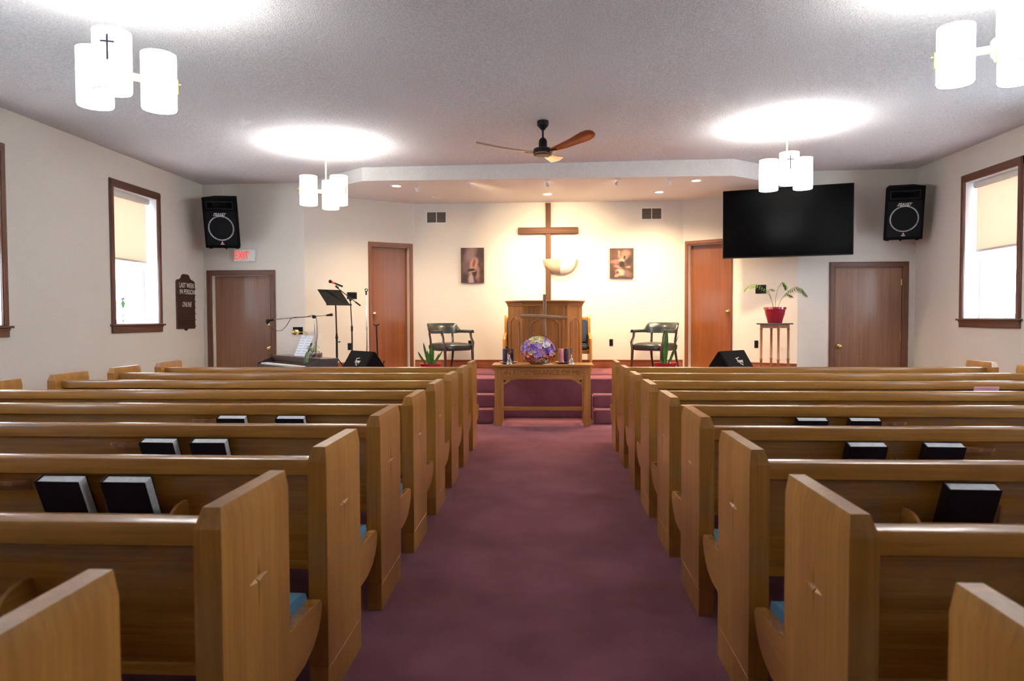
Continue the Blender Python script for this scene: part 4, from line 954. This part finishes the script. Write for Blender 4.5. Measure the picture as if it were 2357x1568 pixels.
# boom microphone stand beside it
r = thing('microphone_stand', 'black boom stand holding an orange-banded microphone', 'mic stand', (-2.975, 10.40, ZP)); tripod(r, .14, .22)
b = MB(); b.cyl((0, 0, .12), (0, 0, .72), .011); b.cyl((0, 0, .66), (0, 0, .74), .016); b.cyl((0, 0, .72), (-.02, 0, 1.12), .008); obj('post', b, 'black', r)
b = MB(); b.cyl((-.21, -.02, 1.315), (.06, 0, 1.10), .007, n=8); b.cyl((.06, 0, 1.10), (.135, 0, 1.045), .013, n=10); b.ball((-.02, 0, 1.135), .022, n=10, m_=6); obj('boom_arm', b, 'black', r)
b = MB(); b.cyl((-.235, -.02, 1.345), (-.195, -.02, 1.31), .016, n=10); obj('mic_clip', b, 'black', r)
b = MB(); b.cyl((-.30, -.02, 1.405), (-.13, -.02, 1.335), .013, .015, n=12); b.ball((-.318, -.02, 1.412), .027, n=12, m_=8); mc = obj('microphone', b, 'black', r)
b = MB(); b.cyl((-.285, -.02, 1.399), (-.245, -.02, 1.3825), .0165, .0165, n=14); obj('colour_band', b, 'orange', mc)
r = thing('microphone_stand', 'straight chrome microphone stand with an empty clip', 'mic stand', (-2.79, 10.55, ZP))
b = MB(); b.lathe([(0, 0), (.09, 0), (.09, .012), (.03, .03), (0, .03)], 24); obj('base', b, 'black', r)
b = MB(); b.cyl((0, 0, .02), (.004, 0, .70), .0105); b.cyl((.002, 0, .68), (.0, 0, 1.22), .0075); b.cyl((.002, 0, .67), (.002, 0, .73), .014); obj('post', b, 'chrome', r)
b = MB(); b.cyl((0, 0, 1.21), (0, 0, 1.26), .012, n=8); b.tube([(.0+.022*math.cos(t*PI/6), -.0, 1.283+.022*math.sin(t*PI/6)) for t in range(-5, 7)], .006, 6); b.tube([(.012+.018*math.cos(t*PI/6), -.02, 1.285+.018*math.sin(t*PI/6)) for t in range(-5, 7)], .005, 6); obj('mic_clip', b, 'black', r)
r = thing('guitar_stand', 'black guitar stand in front of the left platform door', 'guitar stand', (-2.59, 10.42, ZP))
tripod(r, .11, .16)
b = MB(); b.cyl((0, 0, .12), (0, 0, .30), .013); b.cyl((0, 0, .28), (-.015, 0, .745), .012); obj('post', b, 'black', r)
b = MB(); b.cyl((0, 0, .20), (0, 0, .29), .015, n=10); obj('collar', b, 'chrome', r)
b = MB(); b.tube([(-.055, -.01, .765), (-.035, -.005, .748), (-.015, 0, .745), (.01, -.005, .748), (.03, -.01, .765)], .010, 7); obj('neck_yoke', b, 'black', r)
b = MB(); b.tube([(0, 0, .17), (.06, -.04, .165), (.10, -.05, .17), (.115, -.05, .215)], .010, 7); b.tube([(0, 0, .17), (-.06, -.04, .165), (-.10, -.05, .17), (-.115, -.05, .215)], .010, 7); obj('body_rest', b, 'black', r)
# digital piano, turned
PX, PY, PR = -3.33, 9.08, R(-43)
r = thing('digital_piano', 'dark rosewood digital piano below the platform', 'piano', (PX, PY, .035), PR)
W_ = 1.36
b = MB(); b.box(-W_/2, W_/2, -.05, .20, .70, .865, .006); obj('case', b, 'piano', r)
b = MB(); b.box(-W_/2, W_/2, -.25, -.04, .70, .752, .004); obj('key_bed', b, 'piano', r)
for s in (-1, 1):
    b = MB(); b.prism([(-.26, .70), (-.04, .70), (-.04, .85), (-.20, .79), (-.26, .77)], s*(W_/2-.012)-.012, s*(W_/2-.012)+.012, 'yz', bev=.003); obj('cheek', b, 'piano', r)
    b = MB(); b.box(s*(W_/2-.03)-.02, s*(W_/2-.03)+.02, -.12, .16, -.035, .705, .004); b.box(s*(W_/2-.03)-.025, s*(W_/2-.03)+.025, -.24, .20, -.035, .005, .004); obj('side_leg', b, 'piano', r)
b = MB(); b.box(-W_/2+.05, W_/2-.05, .10, .12, .18, .60); obj('back_panel', b, 'piano', r)
b = MB()
for k in range(52): b.box(-.61+k*.02346, -.61+k*.02346+.0222, -.235, -.06, .752, .772, .0015)
o = obj('white_keys', b, 'keys', r); o['kind'] = 'stuff'
b = MB()
for k in range(51):
    if k % 7 in (2, 6): continue
    b.box(-.61+(k+1)*.02346-.006, -.61+(k+1)*.02346+.006, -.155, -.06, .770, .784, .001)
o = obj('black_keys', b, 'black', r); o['kind'] = 'stuff'
b = MB(); b.box(-.17, .17, 0, .012, 0, .20, .003, mat=T(-.05, .06, .865) @ RX(R(-24))); obj('music_rest', b, 'piano', r)
r2_ = thing('sheet_music', 'open white sheet music on the piano rest', 'sheet music', (PX, PY, .035), PR)
b = MB()
b.box(-.16, -.002, -.004, -.001, 0, .30, .0005, mat=T(-.05, .052, .868) @ RX(R(-24)) @ RZ(0)); obj('page', b, 'paper', r2_)
b = MB(); b.box(.002, .16, -.004, -.001, 0, .30, .0005, mat=T(-.05, .052, .868) @ RX(R(-24))); obj('page', b, 'paper', r2_)
b = MB()
for pg in (-.145, .02):
    for k in range(7): b.box(pg, pg+.125, -.0050, -.0042, .03+k*.037, .038+k*.037, mat=T(-.05, .052, .868) @ RX(R(-24)))
o = obj('staves', b, 'staff', r2_) 
# piano lamp
r = thing('piano_lamp', 'brass reading lamp with round shade over the sheet music', 'lamp', (PX+.0565, PY+.207, .900))
b = MB(); b.lathe([(0, 0), (.022, 0), (.02, .012), (.012, .02), (0, .02)], 20); obj('base', b, 'brass', r)
b = MB(); b.tube([(0, 0, .015), (.0, 0, .24), (0, 0, .31), (-.01, -.01, .325), (-.10, -.04, .322)], .005, 8); obj('arm', b, 'brass', r)
b = MB(); b.ball((-.14, -.055, .322), .046, (1.1, 1, .85), 18, 10); obj('shade', b, 'brass', r)
# piano-top plants
r = thing('potted_plant', 'pale trailing succulent in a glass bowl on the piano', 'plant', (PX+.292, PY-.273, .900), PR)
b = MB(); b.lathe([(0, .0), (.04, 0), (.052, .02), (.055, .05), (.05, .075), (.047, .075), (.05, .05), (.047, .02), (0, .008)], 20); obj('bowl', b, 'crystal', r)
b = MB(); b.lathe([(0, .01), (.044, .012), (.048, .045), (0, .05)], 16); obj('soil', b, 'blue', r)
for a in range(12):
    an = a*2.4; l_ = .05+.02*(a % 3); up_ = .05+.02*(a % 4)
    b = MB(); b.tube([(0, 0, .05), (l_*.5*math.cos(an), l_*.5*math.sin(an), .05+up_), (l_*math.cos(an), l_*math.sin(an), .05+up_*.7)], [.006, .006, .003], 5); obj('shoot', b, 'palestem', r)
for dx in (-.01, .012, .03):
    b = MB(); b.tube([(dx, -.03, .06), (dx*1.5, -.075, .075), (dx*2, -.095, .02), (dx*2-.01, -.098, -.05), (dx*3-.02, -.10, -.075+dx)], [.006, .007, .008, .007, .003], 6); obj('trailing_shoot', b, 'palestem', r)
r = thing('potted_flower', 'yellow flower in a small glass jar on the piano', 'flower', (PX+.40, PY-.333, .900))
b = MB(); b.lathe([(0, 0), (.036, 0), (.038, .01), (.04, .07), (.037, .07), (.035, .012), (0, .006)], 18); obj('jar', b, 'crystal', r)
b = MB(); b.lathe([(0, .008), (.033, .010), (.035, .05), (0, .052)], 14); obj('soil', b, 'purple', r)
b = MB(); b.cyl((0, 0, .05), (0, 0, .085), .003, n=6); obj('stalk', b, 'leaf', r)
b = MB(); b.ball((0, 0, .094), .019, (1, 1, .7), 10, 6); obj('blossom', b, 'petal_yellow', r)
# boom stand over the piano
r = thing('microphone_stand', 'chrome boom stand reaching across the piano towards the exit door', 'mic stand', (-3.24, 9.52, 0))
b = MB(); b.lathe([(0, 0), (.13, 0), (.13, .014), (.03, .035), (0, .035)], 24); obj('base', b, 'black', r)
b = MB(); b.cyl((.01, 0, .02), (.005, 0, .85), .012); b.cyl((.005, 0, .83), (-.012, 0, 1.42), .008); obj('post', b, 'chrome', r)
b = MB(); b.cyl((-.62, -.02, 1.395), (.17, 0, 1.452), .0065, n=8); obj('boom_arm', b, 'chrome', r)
b = MB(); b.cyl((.16, 0, 1.451), (.245, 0, 1.460), .012, .020, n=12); obj('counterweight', b, 'black', r)
b = MB(); b.cyl((-.012, -.03, 1.43), (-.012, .02, 1.43), .024, n=14); obj('swivel', b, 'black', r)
b = MB(); b.cyl((-.68, -.02, 1.375), (-.58, -.02, 1.395), .016, n=10); b.ball((-.668, -.02, 1.368), .030, (1, 1, 1.2), 12, 8); obj('microphone', b, 'black', r)
b = MB(); b.cyl((-.655, -.02, 1.34), (-.645, -.02, 1.315), .009, n=8); obj('plug', b, 'brass', r)
b = MB(); b.tube([(-.645, -.02, 1.315), (-.60, -.03, 1.265), (-.53, -.03, 1.235), (-.46, -.03, 1.245), (-.40, -.03, 1.305), (-.34, -.025, 1.40), (-.29, -.02, 1.425), (-.2, -.014, 1.425), (-.1, -.012, 1.435), (-.05, -.02, 1.455), (.0, -.02, 1.45), (.025, -.015, 1.40), (.03, -.015, 1.2), (.015, -.015, 1.0), (.012, -.014, .8), (.02, -.02, .3), (.05, -.05, .05)], .0042, 6); obj('cable', b, 'cable', r)
# bud vase on the left sill
r = thing('bud_vase', 'tiny glass vase with a green and violet flower on the window stool', 'vase', (XL-.07, 8.72, ZL0+.006))
b = MB(); b.lathe([(0, 0), (.022, 0), (.026, .02), (.014, .06), (.009, .10), (.012, .12), (.010, .12), (.007, .10), (0, .01)], 14); obj('vase', b, 'crystal', r)
b = MB(); b.tube([(0, 0, .02), (.0, .003, .15), (.0, -.004, .28)], .003, 6); obj('stem', b, 'leaf', r)
for dx, dz in ((.04, .08), (-.035, .07), (.02, .12), (-.015, .11)): blade_leaf(r, (0, 0, .20), (0, dx, .20+dz), .010, (0, 0, 0))
b = MB(); b.ball((0, -.02, .315), .016, (1, 1, .8), 8, 5); b.ball((0, .015, .325), .014, (1, 1, .8), 8, 5); obj('blossom', b, 'petal_violet', r)
